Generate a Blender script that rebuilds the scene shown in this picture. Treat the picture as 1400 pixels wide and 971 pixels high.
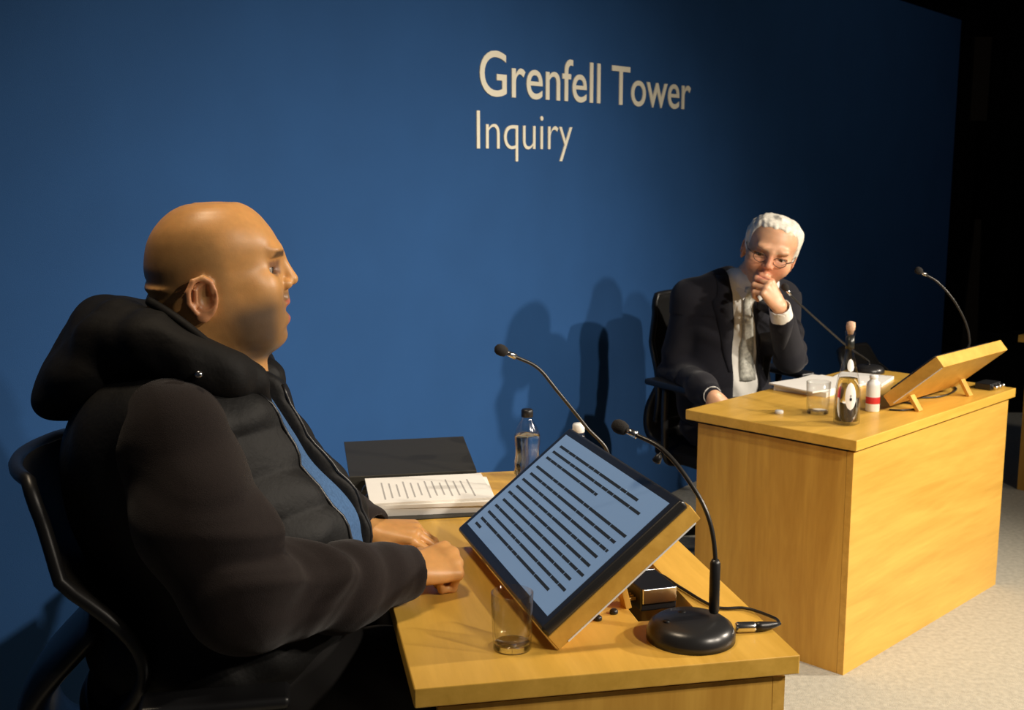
import bpy, bmesh, math, random
import numpy as np
from mathutils import Vector, Matrix
from mathutils.bvhtree import BVHTree
random.seed(4)
C = bpy.context.scene.collection
for o in list(bpy.data.objects):
    bpy.data.objects.remove(o)

# ------------------------------------------------------------------ camera
F_PX = 1616.0
CAM_H = 1.61
PITCH = math.atan(270 / 1616)
cd = bpy.data.cameras.new('camera')
cam = bpy.data.objects.new('camera', cd)
C.objects.link(cam)
cam.location = (0, 0, CAM_H)
cam.rotation_euler = (math.pi / 2 - PITCH, 0, 0)
cd.sensor_width = 36
cd.lens = F_PX / 1400 * 36
cd.clip_start = 0.05
cd.dof.use_dof = True
cd.dof.focus_distance = 2.5
cd.dof.aperture_fstop = 8
bpy.context.scene.camera = cam

# ------------------------------------------------------------------ world, lamps, exposure
sc = bpy.context.scene
sc.view_settings.view_transform = 'Standard'
sc.view_settings.look = 'None'
sc.view_settings.gamma = 1
sc.view_settings.use_curve_mapping = False
sc.view_settings.exposure = 0.0
w = bpy.data.worlds.new('dark_hall')
sc.world = w
w.use_nodes = True
w.node_tree.nodes['Background'].inputs[0].default_value = (0.75, 0.82, 1.0, 1)
w.node_tree.nodes['Background'].inputs[1].default_value = 0.018


def spot(name, loc, target, power, angle, radius=0.1, col=(1, .88, .73), blend=1.0):
    l = bpy.data.lights.new(name, 'SPOT')
    l.energy = power
    l.color = col
    l.spot_size = math.radians(angle)
    l.spot_blend = blend
    l.shadow_soft_size = radius
    o = bpy.data.objects.new(name, l)
    C.objects.link(o)
    o.location = loc
    d = Vector(target) - Vector(loc)
    o.rotation_euler = d.to_track_quat('-Z', 'Y').to_euler()
    return o


spot('added_wall_wash', (6.4, 3.5, 3.6), (-.1, 3.2, -.2), 1600, 47)
spot('added_wall_wash', (4.4, 0.7, 3.3), (0.4, 3.8, 0.3), 800, 53)
spot('added_wall_wash', (3.3, -0.3, 3.7), (0.5, 3.8, 0.3), 640, 56)
spot('added_wall_wash', (-.72, 2.15, 3.9), (0.0, 2.6, 0.6), 170, 70, 0.25, (1, .80, .56))
spot('added_wall_wash', (5.2, 3.0, 4.4), (2.6, 7.0, 0.9), 110, 80, 0.3)  # added wide wash to brighten the right of the wall, no known lamp


# ------------------------------------------------------------------ helpers
def ray(x, y):
    a = (x - 700) / F_PX
    b = -(y - 485.5) / F_PX
    return (a, math.cos(PITCH) + b * math.sin(PITCH), -math.sin(PITCH) + b * math.cos(PITCH))


def at(x, y, Y):
    """point of the place seen at photo point (x, y), at distance Y in front of the camera"""
    r = ray(x, y)
    t = Y / r[1]
    return Vector((r[0] * t, Y, CAM_H + r[2] * t))


def onz(x, y, z):
    r = ray(x, y)
    t = (z - CAM_H) / r[2]
    return Vector((r[0] * t, r[1] * t, z))


def new_mat(name):
    m = bpy.data.materials.new(name)
    m.use_nodes = True
    return m, m.node_tree, m.node_tree.nodes['Principled BSDF']


def mat(name, col, rough=.5, metal=0, noise=0, nscale=30, bump=0, bscale=200, spec=.5, emit=0, sheen=0, coat=0):
    m, nt, b = new_mat(name)
    N, Lk = nt.nodes, nt.links
    b.inputs['Base Color'].default_value = (*col, 1)
    b.inputs['Roughness'].default_value = rough
    b.inputs['Metallic'].default_value = metal
    b.inputs['Specular IOR Level'].default_value = spec
    b.inputs['Sheen Weight'].default_value = sheen
    b.inputs['Coat Weight'].default_value = coat
    tc = N.new('ShaderNodeTexCoord')
    n = N.new('ShaderNodeTexNoise')
    n.inputs['Scale'].default_value = nscale
    n.inputs['Detail'].default_value = 4
    Lk.new(tc.outputs['Object'], n.inputs['Vector'])
    r = N.new('ShaderNodeValToRGB')
    k = noise
    r.color_ramp.elements[0].position = .3
    r.color_ramp.elements[1].position = .7
    r.color_ramp.elements[0].color = (*[c * (1 - k) for c in col], 1)
    r.color_ramp.elements[1].color = (*[min(1, c * (1 + k)) for c in col], 1)
    Lk.new(n.outputs['Fac'], r.inputs['Fac'])
    Lk.new(r.outputs['Color'], b.inputs['Base Color'])
    if bump:
        n2 = N.new('ShaderNodeTexNoise')
        n2.inputs['Scale'].default_value = bscale
        n2.inputs['Detail'].default_value = 3
        Lk.new(tc.outputs['Object'], n2.inputs['Vector'])
        bp = N.new('ShaderNodeBump')
        bp.inputs['Strength'].default_value = bump
        bp.inputs['Distance'].default_value = .002
        Lk.new(n2.outputs['Fac'], bp.inputs['Height'])
        Lk.new(bp.outputs['Normal'], b.inputs['Normal'])
    if emit:
        b.inputs['Emission Color'].default_value = (*col, 1)
        b.inputs['Emission Strength'].default_value = emit
    return m


def wood(name, base, dark, stretch=(1, 1, 14), rough=.38):
    """oak veneer: grain runs along the axis whose stretch is smallest"""
    m, nt, b = new_mat(name)
    N, Lk = nt.nodes, nt.links
    tc = N.new('ShaderNodeTexCoord')
    mp = N.new('ShaderNodeMapping')
    mp.inputs['Scale'].default_value = stretch
    Lk.new(tc.outputs['Object'], mp.inputs['Vector'])
    n = N.new('ShaderNodeTexNoise')
    n.inputs['Scale'].default_value = 1.6
    n.inputs['Detail'].default_value = 5
    n.inputs['Roughness'].default_value = .62
    n.inputs['Distortion'].default_value = .6
    Lk.new(mp.outputs['Vector'], n.inputs['Vector'])
    n2 = N.new('ShaderNodeTexNoise')
    n2.inputs['Scale'].default_value = 9
    n2.inputs['Detail'].default_value = 3
    Lk.new(mp.outputs['Vector'], n2.inputs['Vector'])
    mx = N.new('ShaderNodeMath')
    mx.operation = 'MULTIPLY_ADD'
    mx.inputs[1].default_value = .3
    Lk.new(n2.outputs['Fac'], mx.inputs[0])
    Lk.new(n.outputs['Fac'], mx.inputs[2])
    r = N.new('ShaderNodeValToRGB')
    e = r.color_ramp.elements
    e[0].position = .45
    e[0].color = (*dark, 1)
    e[1].position = .85
    e[1].color = (*base, 1)
    Lk.new(mx.outputs[0], r.inputs['Fac'])
    Lk.new(r.outputs['Color'], b.inputs['Base Color'])
    b.inputs['Roughness'].default_value = rough
    b.inputs['Specular IOR Level'].default_value = .35
    return m


def glass(name, tint=(.975, .98, .98), edge=(.42, .43, .44), rough=0.02, gl=1.0):
    """thin-walled clear material: passes light, darker seen edge-on, mirror reflections by angle"""
    m = bpy.data.materials.new(name)
    m.use_nodes = True
    nt = m.node_tree
    N, Lk = nt.nodes, nt.links
    N.remove(N['Principled BSDF'])
    out = N['Material Output']
    lw = N.new('ShaderNodeLayerWeight')
    lw.inputs['Blend'].default_value = .35
    r = N.new('ShaderNodeValToRGB')
    r.color_ramp.elements[0].position = .6
    r.color_ramp.elements[0].color = (*tint, 1)
    r.color_ramp.elements[1].position = 1
    r.color_ramp.elements[1].color = (*edge, 1)
    Lk.new(lw.outputs['Facing'], r.inputs['Fac'])
    t = N.new('ShaderNodeBsdfTransparent')
    Lk.new(r.outputs['Color'], t.inputs['Color'])
    g = N.new('ShaderNodeBsdfGlossy')
    g.inputs['Roughness'].default_value = rough
    fr = N.new('ShaderNodeMath')
    fr.operation = 'POWER'
    fr.inputs[1].default_value = 2.2
    Lk.new(lw.outputs['Facing'], fr.inputs[0])
    mu = N.new('ShaderNodeMath')
    mu.operation = 'MULTIPLY_ADD'
    mu.inputs[1].default_value = gl * .75
    mu.inputs[2].default_value = .05
    Lk.new(fr.outputs[0], mu.inputs[0])
    mx = N.new('ShaderNodeMixShader')
    Lk.new(mu.outputs[0], mx.inputs['Fac'])
    Lk.new(t.outputs[0], mx.inputs[1])
    Lk.new(g.outputs[0], mx.inputs[2])
    Lk.new(mx.outputs[0], out.inputs['Surface'])
    return m


def empty(name, loc=(0, 0, 0), rz=0, label=None, cat=None, group=None):
    o = bpy.data.objects.new(name, None)
    C.objects.link(o)
    o.empty_display_size = .05
    o.location = loc
    o.rotation_euler = (0, 0, rz)
    tag(o, label, cat, group)
    return o


def tag(o, label=None, cat=None, group=None, kind=None):
    if label: o['label'] = label
    if cat: o['category'] = cat
    if group: o['group'] = group
    if kind: o['kind'] = kind
    return o


def link(name, me, m, parent=None, smooth=True):
    if m is not None:
        me.materials.append(m)
    o = bpy.data.objects.new(name, me)
    C.objects.link(o)
    if parent is not None:
        o.parent = parent
    me.polygons.foreach_set('use_smooth', [smooth] * len(me.polygons))
    return o


def obj(name, bm, m, parent=None, smooth=False, bevel=0):
    bmesh.ops.recalc_face_normals(bm, faces=bm.faces)
    me = bpy.data.meshes.new(name)
    bm.to_mesh(me)
    bm.free()
    o = link(name, me, m, parent, smooth)
    if bevel:
        b = o.modifiers.new('bevel', 'BEVEL')
        b.width = bevel
        b.segments = 3
        b.limit_method = 'ANGLE'
        me.polygons.foreach_set('use_smooth', [True] * len(me.polygons))
        wn = o.modifiers.new('wn', 'WEIGHTED_NORMAL')
    return o


def BM():
    return bmesh.new()


def add_box(bm, c, s, M=None):
    mt = Matrix.Translation(c) @ Matrix.Diagonal((*s, 1))
    if M is not None:
        mt = M @ mt
    bmesh.ops.create_cube(bm, size=1, matrix=mt)
    return bm


def add_prism(bm, pts, z0, z1, M=None):
    M = M or Matrix()
    a = [bm.verts.new(M @ Vector((p[0], p[1], z0))) for p in pts]
    b = [bm.verts.new(M @ Vector((p[0], p[1], z1))) for p in pts]
    n = len(pts)
    bm.faces.new(a[::-1])
    bm.faces.new(b)
    for i in range(n):
        bm.faces.new((a[i], a[(i + 1) % n], b[(i + 1) % n], b[i]))
    return bm


def add_lathe(bm, prof, n=40, M=None, caps=True):
    """prof: (r, z) list revolved round z"""
    M = M or Matrix()
    rings = []
    for r, z in prof:
        rings.append([bm.verts.new(M @ Vector((r * math.cos(2 * math.pi * i / n), r * math.sin(2 * math.pi * i / n), z))) for i in range(n)])
    for a, b in zip(rings, rings[1:]):
        for i in range(n):
            bm.faces.new((a[i], a[(i + 1) % n], b[(i + 1) % n], b[i]))
    if caps:
        bm.faces.new(rings[0][::-1])
        bm.faces.new(rings[-1])
    else:                                       # closed shell: join the last ring to the first
        a, b = rings[-1], rings[0]
        for i in range(n):
            bm.faces.new((a[i], a[(i + 1) % n], b[(i + 1) % n], b[i]))
    return bm


def catmull(pts, k=8):
    P = [Vector(p) for p in pts]
    P = [P[0] * 2 - P[1]] + P + [P[-1] * 2 - P[-2]]
    out = []
    for i in range(1, len(P) - 2):
        for j in range(k):
            t = j / k
            a, b, c, d = P[i - 1], P[i], P[i + 1], P[i + 2]
            out.append(.5 * ((2 * b) + (c - a) * t + (2 * a - 5 * b + 4 * c - d) * t * t + (3 * b - a - 3 * c + d) * t ** 3))
    out.append(P[-2])
    return out


def add_tube(bm, pts, r, n=12, closed=False):
    """r a number or a list the length of pts"""
    pts = [Vector(p) for p in pts]
    rings = []
    up = Vector((0, 0, 1))
    prev = None
    m = len(pts)
    for i, p in enumerate(pts):
        if closed:
            t = (pts[(i + 1) % m] - pts[i - 1]).normalized()
        else:
            t = (pts[min(i + 1, m - 1)] - pts[max(i - 1, 0)]).normalized()
        if prev is None:
            x = t.cross(up if abs(t.z) < .9 else Vector((1, 0, 0))).normalized()
        else:
            x = (prev - t * prev.dot(t)).normalized()
        prev = x
        y = t.cross(x)
        rr = r[i] if isinstance(r, (list, tuple)) else r
        rings.append([bm.verts.new(p + x * rr * math.cos(2 * math.pi * j / n) + y * rr * math.sin(2 * math.pi * j / n)) for j in range(n)])
    pairs = list(zip(rings, rings[1:])) + ([(rings[-1], rings[0])] if closed else [])
    for a, b in pairs:
        for j in range(n):
            bm.faces.new((a[j], a[(j + 1) % n], b[(j + 1) % n], b[j]))
    if not closed:
        bm.faces.new(rings[0][::-1])
        bm.faces.new(rings[-1])
    return bm


def add_ball(bm, c, r, M=None, seg=24):
    mt = Matrix.Translation(c) @ Matrix.Diagonal((*(r if isinstance(r, (tuple, list)) else (r, r, r)), 1))
    if M is not None:
        mt = M @ mt
    bmesh.ops.create_uvsphere(bm, u_segments=seg, v_segments=seg // 2, radius=1, matrix=mt)
    return bm


# ------------------------------------------------------------------ sculpting by blended volumes (for bodies and clothes)
class Sculpt:
    def __init__(s, lo, hi, h):
        s.lo = np.array(lo, float)
        s.h = h
        n = np.ceil((np.array(hi) - s.lo) / h).astype(int) + 1
        s.n = n
        s.ax = [s.lo[i] + h * np.arange(n[i]) for i in range(3)]
        s.d = np.full(n, .2, np.float32)

    def sl(s, lo, hi):
        a = np.clip(np.floor((np.array(lo) - s.lo) / s.h).astype(int), 0, s.n)
        b = np.clip(np.ceil((np.array(hi) - s.lo) / s.h).astype(int) + 1, 0, s.n)
        return tuple(slice(a[i], max(a[i], b[i])) for i in range(3))

    def grid(s, sl):
        return (s.ax[0][sl[0]][:, None, None].astype(np.float32), s.ax[1][sl[1]][None, :, None].astype(np.float32), s.ax[2][sl[2]][None, None, :].astype(np.float32))

    def add(s, fn, lo, hi, k=.01, op='u'):
        pad = k + 3 * s.h
        sl = s.sl(np.array(lo) - pad, np.array(hi) + pad)
        a = s.d[sl]
        if a.size == 0:
            return
        b = fn(*s.grid(sl)).astype(np.float32)
        if op == 'u':
            hh = np.maximum(k - np.abs(a - b), 0) / k
            s.d[sl] = np.minimum(a, b) - hh * hh * k * .25
        elif op == 's':
            b = -b
            hh = np.maximum(k - np.abs(a - b), 0) / k
            s.d[sl] = np.maximum(a, b) + hh * hh * k * .25
        elif op == 'i':
            s.d[sl] = np.maximum(a, b)
        elif op == '+':
            s.d[sl] = a + b

    def cap(s, a, b, ra, rb=None, k=.01, op='u'):
        rb = ra if rb is None else rb
        a = np.array(a, float)
        b = np.array(b, float)
        ba = b - a
        L2 = float(ba @ ba) + 1e-12
        m = max(ra, rb)

        def fn(X, Y, Z):
            px, py, pz = X - a[0], Y - a[1], Z - a[2]
            t = np.clip((px * ba[0] + py * ba[1] + pz * ba[2]) / L2, 0, 1)
            return np.sqrt((px - t * ba[0]) ** 2 + (py - t * ba[1]) ** 2 + (pz - t * ba[2]) ** 2) - (ra + (rb - ra) * t)
        s.add(fn, np.minimum(a, b) - m, np.maximum(a, b) + m, k, op)

    def chain(s, pts, rs, k=.01, op='u'):
        for i in range(len(pts) - 1):
            s.cap(pts[i], pts[i + 1], rs[i], rs[i + 1], k, op)

    def ell(s, c, r, R=None, k=.01, op='u'):
        """ellipsoid; columns of R are its axes"""
        c = np.array(c, float)
        r = np.array(r, float)
        R = np.eye(3) if R is None else np.array(R, float)
        ext = np.sqrt(((R * r) ** 2).sum(1))

        def fn(X, Y, Z):
            p = (X - c[0], Y - c[1], Z - c[2])
            q = [p[0] * R[0, i] + p[1] * R[1, i] + p[2] * R[2, i] for i in range(3)]
            k0 = np.sqrt(sum((q[i] / r[i]) ** 2 for i in range(3)))
            k1 = np.sqrt(sum((q[i] / r[i] ** 2) ** 2 for i in range(3))) + 1e-9
            return k0 * (k0 - 1) / k1
        s.add(fn, c - ext, c + ext, k, op)

    def mesh(s, smooth=1):
        d = s.d
        ins = d < 0
        cnt = np.zeros([n - 1 for n in s.n], np.int8)
        for i in (0, 1):
            for j in (0, 1):
                for k in (0, 1):
                    cnt += ins[i:i + cnt.shape[0], j:j + cnt.shape[1], k:k + cnt.shape[2]]
        act = (cnt > 0) & (cnt < 8)
        idx = np.argwhere(act)
        vid = np.full(act.shape, -1, np.int32)
        vid[act] = np.arange(len(idx))
        acc = np.zeros((len(idx), 3))
        num = np.zeros(len(idx))
        cor = {}
        for i in (0, 1):
            for j in (0, 1):
                for k in (0, 1):
                    cor[i, j, k] = d[idx[:, 0] + i, idx[:, 1] + j, idx[:, 2] + k]
        for c0 in cor:
            for a in range(3):
                if c0[a] == 0:
                    c1 = list(c0)
                    c1[a] = 1
                    v0, v1 = cor[c0], cor[tuple(c1)]
                    m = (v0 < 0) != (v1 < 0)
                    t = v0[m] / (v0[m] - v1[m])
                    p = np.tile(np.array(c0, float), (m.sum(), 1))
                    p[:, a] = t
                    acc[m] += p
                    num[m] += 1
        V = s.lo + (idx + acc / num[:, None]) * s.h
        Q = []
        for a in range(3):
            b, c = (a + 1) % 3, (a + 2) % 3
            sl0 = [slice(None)] * 3
            sl1 = [slice(None)] * 3
            sl0[a] = slice(0, -1)
            sl1[a] = slice(1, None)
            e = ins[tuple(sl0)] != ins[tuple(sl1)]
            P = np.argwhere(e)
            P = P[(P[:, b] > 0) & (P[:, c] > 0) & (P[:, b] < s.n[b] - 1) & (P[:, c] < s.n[c] - 1)]
            fl = ins[P[:, 0], P[:, 1], P[:, 2]]

            def g(db, dc):
                q = P.copy()
                q[:, b] -= db
                q[:, c] -= dc
                return vid[q[:, 0], q[:, 1], q[:, 2]]
            q = np.stack([g(1, 1), g(0, 1), g(0, 0), g(1, 0)], 1)
            q[~fl] = q[~fl][:, ::-1]
            Q.append(q)
        Q = np.concatenate(Q)
        for _ in range(smooth):
            A = np.zeros_like(V)
            n = np.zeros(len(V))
            for i in range(4):
                for j in (1, 3):
                    np.add.at(n, Q[:, i], 1)
                    for ax in range(3):
                        A[:, ax] += np.bincount(Q[:, i], V[Q[:, (i + j) % 4], ax], len(V))
            V = V * .5 + A / np.maximum(n, 1)[:, None] * .5
        return V, Q

    def build(s, name, m, parent=None, smooth=1):
        V, Q = s.mesh(smooth)
        s.Q = Q
        me = bpy.data.meshes.new(name)
        me.vertices.add(len(V))
        me.vertices.foreach_set('co', V.astype(np.float32).ravel())
        me.loops.add(Q.size)
        me.loops.foreach_set('vertex_index', Q.astype(np.int32).ravel())
        me.polygons.add(len(Q))
        me.polygons.foreach_set('loop_start', np.arange(0, Q.size, 4, dtype=np.int32))
        me.update(calc_edges=True)
        o = link(name, me, m, parent)
        o['n'] = 1
        del o['n']
        return o, V


def paint(o, V, base, spots):
    """skin pigment as a colour attribute; spots: (fn(V)->0..1, colour)"""
    col = np.tile(np.array(base, np.float32), (len(V), 1))
    for fn, c in spots:
        w_ = np.clip(fn(V), 0, 1)[:, None]
        col = col * (1 - w_) + np.array(c, np.float32) * w_
    a = o.data.color_attributes.new('pigment', 'FLOAT_COLOR', 'POINT')
    a.data.foreach_set('color', np.concatenate([col, np.ones((len(V), 1), np.float32)], 1).astype(np.float32).ravel())


def skin_mat(name, rough=.42, spec=.45):
    m, nt, b = new_mat(name)
    N, Lk = nt.nodes, nt.links
    a = N.new('ShaderNodeVertexColor')
    a.layer_name = 'pigment'
    tc = N.new('ShaderNodeTexCoord')
    n = N.new('ShaderNodeTexNoise')
    n.inputs['Scale'].default_value = 60
    n.inputs['Detail'].default_value = 4
    Lk.new(tc.outputs['Object'], n.inputs['Vector'])
    hs = N.new('ShaderNodeMapRange')
    hs.inputs['To Min'].default_value = .85
    hs.inputs['To Max'].default_value = 1.15
    Lk.new(n.outputs['Fac'], hs.inputs['Value'])
    mx = N.new('ShaderNodeVectorMath')
    mx.operation = 'SCALE'
    Lk.new(a.outputs['Color'], mx.inputs[0])
    Lk.new(hs.outputs[0], mx.inputs['Scale'])
    Lk.new(mx.outputs[0], b.inputs['Base Color'])
    b.inputs['Roughness'].default_value = rough
    b.inputs['Specular IOR Level'].default_value = spec
    b.inputs['Subsurface Weight'].default_value = .12
    b.inputs['Subsurface Radius'].default_value = (1, .35, .2)
    b.inputs['Subsurface Scale'].default_value = .006
    n2 = N.new('ShaderNodeTexNoise')
    n2.inputs['Scale'].default_value = 350
    Lk.new(tc.outputs['Object'], n2.inputs['Vector'])
    bp = N.new('ShaderNodeBump')
    bp.inputs['Strength'].default_value = .15
    bp.inputs['Distance'].default_value = .001
    Lk.new(n2.outputs['Fac'], bp.inputs['Height'])
    Lk.new(bp.outputs['Normal'], b.inputs['Normal'])
    return m


M_ = {}
M_['blue'] = mat('blue_wall_fabric', (.020, .074, .212), .85, noise=.05, nscale=3, bump=.2, bscale=400, spec=.15)
M_['cream'] = mat('cream_lettering', (.78, .74, .6), .6)
M_['carpet'] = mat('greige_carpet', (.44, .42, .35), .95, noise=.13, nscale=55, bump=.8, bscale=260, spec=.1)
M_['black_floor'] = mat('black_floor', (.006, .006, .007), .9, spec=.1)
M_['drape'] = mat('black_drape', (.006, .006, .007), .95, noise=.2, spec=.1)
M_['brown'] = mat('dark_brown_panel', (.03, .024, .018), .8, spec=.1)
M_['oak_v'] = wood('oak_upright_grain', (.68, .395, .075), (.52, .275, .045), (9, 9, .9))
M_['oak_h'] = wood('oak_long_grain', (.72, .425, .085), (.56, .31, .052), (9, .9, 9))
M_['oak_top'] = wood('oak_worktop', (.76, .455, .085), (.60, .345, .052), (9, .9, 9), .33)
M_['gap'] = mat('shadow_gap_black', (.01, .009, .008), .8)
M_['black_plastic'] = mat('black_plastic', (.012, .012, .013), .38)
M_['black_satin'] = mat('black_satin', (.02, .02, .021), .3)
M_['foam'] = mat('black_foam', (.016, .014, .013), .95, bump=.8, bscale=500)
M_['steel'] = mat('bright_steel', (.75, .74, .72), .22, 1)
M_['goose'] = mat('dark_gooseneck', (.05, .048, .045), .35, .6)
M_['paper'] = mat('white_paper', (.86, .84, .79), .8, noise=.02)
M_['print'] = mat('grey_print', (.42, .41, .40), .8)
M_['binder'] = mat('black_binder', (.03, .028, .022), .45, spec=.4)
M_['screen'] = mat('lit_screen', (.13, .20, .31), .3, emit=.72)
M_['screen_text'] = mat('screen_text', (.03, .035, .035), .4)
M_['glass'] = glass('clear_glass')
M_['pet'] = glass('clear_plastic', (.93, .95, .95), (.6, .61, .61), .12, 1.0)
m, nt, b = new_mat('water')
b.inputs['Base Color'].default_value = (.97, .98, .96, 1)
b.inputs['Roughness'].default_value = .02
b.inputs['IOR'].default_value = 1.33
b.inputs['Transmission Weight'].default_value = 1
M_['water'] = m
m, nt, b = new_mat('solid_glass')
b.inputs['Roughness'].default_value = .01
b.inputs['IOR'].default_value = 1.5
b.inputs['Transmission Weight'].default_value = 1
M_['solid_glass'] = m
M_['white'] = mat('white_plastic', (.85, .85, .83), .4)
M_['cork'] = mat('cork', (.62, .40, .27), .8, noise=.2, nscale=200)
M_['red'] = mat('red_label', (.65, .03, .03), .5)
M_['bluelab'] = mat('blue_label', (.01, .16, .55), .4)
M_['dkglass'] = mat('dark_label', (.02, .022, .02), .3)
M_['knit'] = mat('charcoal_knit', (.017, .0125, .012), .9, noise=.12, nscale=300, bump=.5, bscale=600, spec=.12, sheen=.1)
M_['quilt'] = mat('black_quilted_nylon', (.008, .0078, .0078), .62, noise=.1, nscale=80, bump=.5, bscale=90, spec=.25)
M_['hoodm'] = mat('black_nylon', (.007, .0065, .0065), .7, noise=.1, nscale=60, bump=.5, bscale=70, spec=.22)
M_['shirtblue'] = mat('blue_cotton', (.06, .13, .27), .85, noise=.15, nscale=180, bump=.4, bscale=300, spec=.2)
M_['trouser'] = mat('black_trousers', (.008, .007, .007), .9)
M_['suit'] = mat('navy_black_suit', (.0085, .0085, .014), .85, noise=.15, nscale=200, bump=.3, bscale=500, spec=.25, sheen=.1)
M_['shirt'] = mat('white_cotton', (.80, .79, .74), .8, noise=.03, bump=.3, bscale=60)
M_['tie'] = mat('pale_patterned_silk', (.50, .50, .44), .5, noise=.35, nscale=90)
M_['hair'] = mat('silver_hair', (.82, .78, .68), .6, noise=.15, nscale=90, bump=.6, bscale=220)
M_['eye'] = mat('eye_white', (.38, .34, .30), .2)
M_['iris'] = mat('dark_iris', (.02, .012, .008), .15)
M_['mesh'] = mat('black_chair_mesh', (.010, .010, .010), .8, spec=.2)

Z = Vector((0, 0, 1))
DESK_H = .765

# ------------------------------------------------------------------ the place
WU = Vector((.589, .808, 0)).normalized()         # direction of the blue wall
W0 = Vector((0, 4.50, 0))
WN = Vector((WU.y, -WU.x, 0))                     # towards the stage
ang_w = math.atan2(WU.y, WU.x)


def wall_frame(o):
    o.location = W0
    o.rotation_euler = (0, 0, ang_w)


bm = BM()
send = 5.68
add_box(bm, ((-6 + send) / 2, .06, 1.31), (6 + send, .12, 2.62))
o = obj('wall_left', bm, M_['blue'])
wall_frame(o)
tag(o, kind='structure')
# stage carpet and the dark hall floor beyond it
bm = BM()
add_box(bm, (2, 3.2, -.05), (16, 8.4, .1))
o = obj('floor', bm, M_['carpet'])
tag(o, kind='structure')
bm = BM()
add_box(bm, (3, 13.2, -.06), (26, 12.4, .1))
o = obj('floor', bm, M_['black_floor'])
tag(o, kind='structure')
# black drape at the back of the hall, hanging in folds
bm = BM()
n = 260
pv = []
for i in range(n + 1):
    x = 2.0 + 10 * i / n
    y = 11.6 + .09 * math.sin(i * .55) + .03 * math.sin(i * 1.7) - (i / n) * 2.5
    pv.append((bm.verts.new((x, y, 0)), bm.verts.new((x, y, 5))))
for a, b in zip(pv, pv[1:]):
    bm.faces.new((a[0], b[0], b[1], a[1]))
o = obj('wall_back', bm, M_['drape'], smooth=True)
so = o.modifiers.new('s', 'SOLIDIFY')
so.thickness = .02
tag(o, kind='structure')
# two dim brown upright panels in front of the drape
bm = BM()
p0 = at(1332, 165, 10.0)
p1 = at(1347, 50, 10.0)
add_box(bm, ((p0.x + p1.x) / 2 + .02, 10.05, (p0.z + p1.z) / 2), (.14, .05, abs(p0.z - p1.z)))
o = obj('trim_1', bm, M_['brown'])
tag(o, kind='structure')
bm = BM()
a = at(1336, 300, 10.0)
add_prism(bm, [(a.x - .015, 0), (a.x + .035, 0), (a.x + .07, 1), (a.x - .07, 1)], 0, .05,
          Matrix.Translation((0, 10.0, a.z)) @ Matrix(((1, 0, 0, 0), (0, 0, 1, 0), (0, -a.z, 0, 0), (0, 0, 0, 1))))
o = obj('trim_2', bm, M_['brown'])
tag(o, kind='structure')

# lettering on the wall
def wall_z(px, py):
    r = ray(px, py)
    # intersect vertical plane
    k = WN.dot(W0) / (WN.x * r[0] + WN.y * r[1])
    P = Vector((r[0] * k, r[1] * k, CAM_H + r[2] * k))
    return (P - W0).dot(WU), P.z


sign = empty('wall_sign', W0, ang_w, 'two lines of raised cream lettering reading Grenfell Tower Inquiry on the blue wall', 'sign')


def lettering(name, text, s0, s1, z_base, cap, offset):
    cu = bpy.data.curves.new(name, 'FONT')
    cu.body = text
    cu.size = 1
    cu.offset = offset
    cu.resolution_u = 6
    cu.extrude = .02
    t = bpy.data.objects.new(name, cu)
    C.objects.link(t)
    bpy.context.view_layer.update()
    dg = bpy.context.evaluated_depsgraph_get()
    me = bpy.data.meshes.new_from_object(t.evaluated_get(dg))
    bpy.data.objects.remove(t)
    xs = [v.co.x for v in me.vertices]
    # cap height from the first letter (both lines start with a capital)
    x0, x1 = min(xs), max(xs)
    firstw = x0 + .25 * 1
    ys = [v.co.y for v in me.vertices if v.co.x < x0 + .2]
    y0, y1 = min(ys), max(ys)
    for v in me.vertices:
        X = s0 + (v.co.x - x0) / (x1 - x0) * (s1 - s0)
        Zz = z_base + (v.co.y - y0) / (y1 - y0) * cap
        v.co = (X, -.004 if v.co.z > 0 else 0.002, Zz)
    me.validate()
    # one mesh per letter: connected pieces, joined when they share the same place along the line (dot of the i)
    bm0 = BM()
    bm0.from_mesh(me)
    todo = set(bm0.verts)
    comps = []
    while todo:
        st = [todo.pop()]
        comp = []
        while st:
            v = st.pop()
            comp.append(v)
            for e in v.link_edges:
                u_ = e.other_vert(v)
                if u_ in todo:
                    todo.remove(u_)
                    st.append(u_)
        comps.append([min(v.co.x for v in comp), max(v.co.x for v in comp), comp])
    comps.sort(key=lambda c: c[0])
    groups = []
    for c in comps:
        if groups and c[1] < groups[-1][1] + .004 and c[0] > groups[-1][0] - .01:
            groups[-1][2] += c[2]
            groups[-1][1] = max(groups[-1][1], c[1])
        else:
            groups.append(c)
    for g_ in groups:
        keep = set(g_[2])
        m2 = BM()
        mp = {v: m2.verts.new(v.co) for v in keep}
        for f_ in bm0.faces:
            if f_.verts[0] in keep:
                try:
                    m2.faces.new([mp[v] for v in f_.verts])
                except ValueError:
                    pass
        obj('letter', m2, M_['cream'], sign)


sa, za0 = wall_z(655, 126)
_, za1 = wall_z(672, 73)
_, zg = wall_z(672, 128)
sb, _ = wall_z(943, 150)
lettering('lettering', 'Grenfell Tower', sa, sb, zg, za1 - zg, .004)
sc0, zc0 = wall_z(651, 203)
_, zc1 = wall_z(651, 151)
sc1, _ = wall_z(781, 218)
lettering('lettering', 'Inquiry', sc0, sc1, zc0, zc1 - zc0, -.010)


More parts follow.
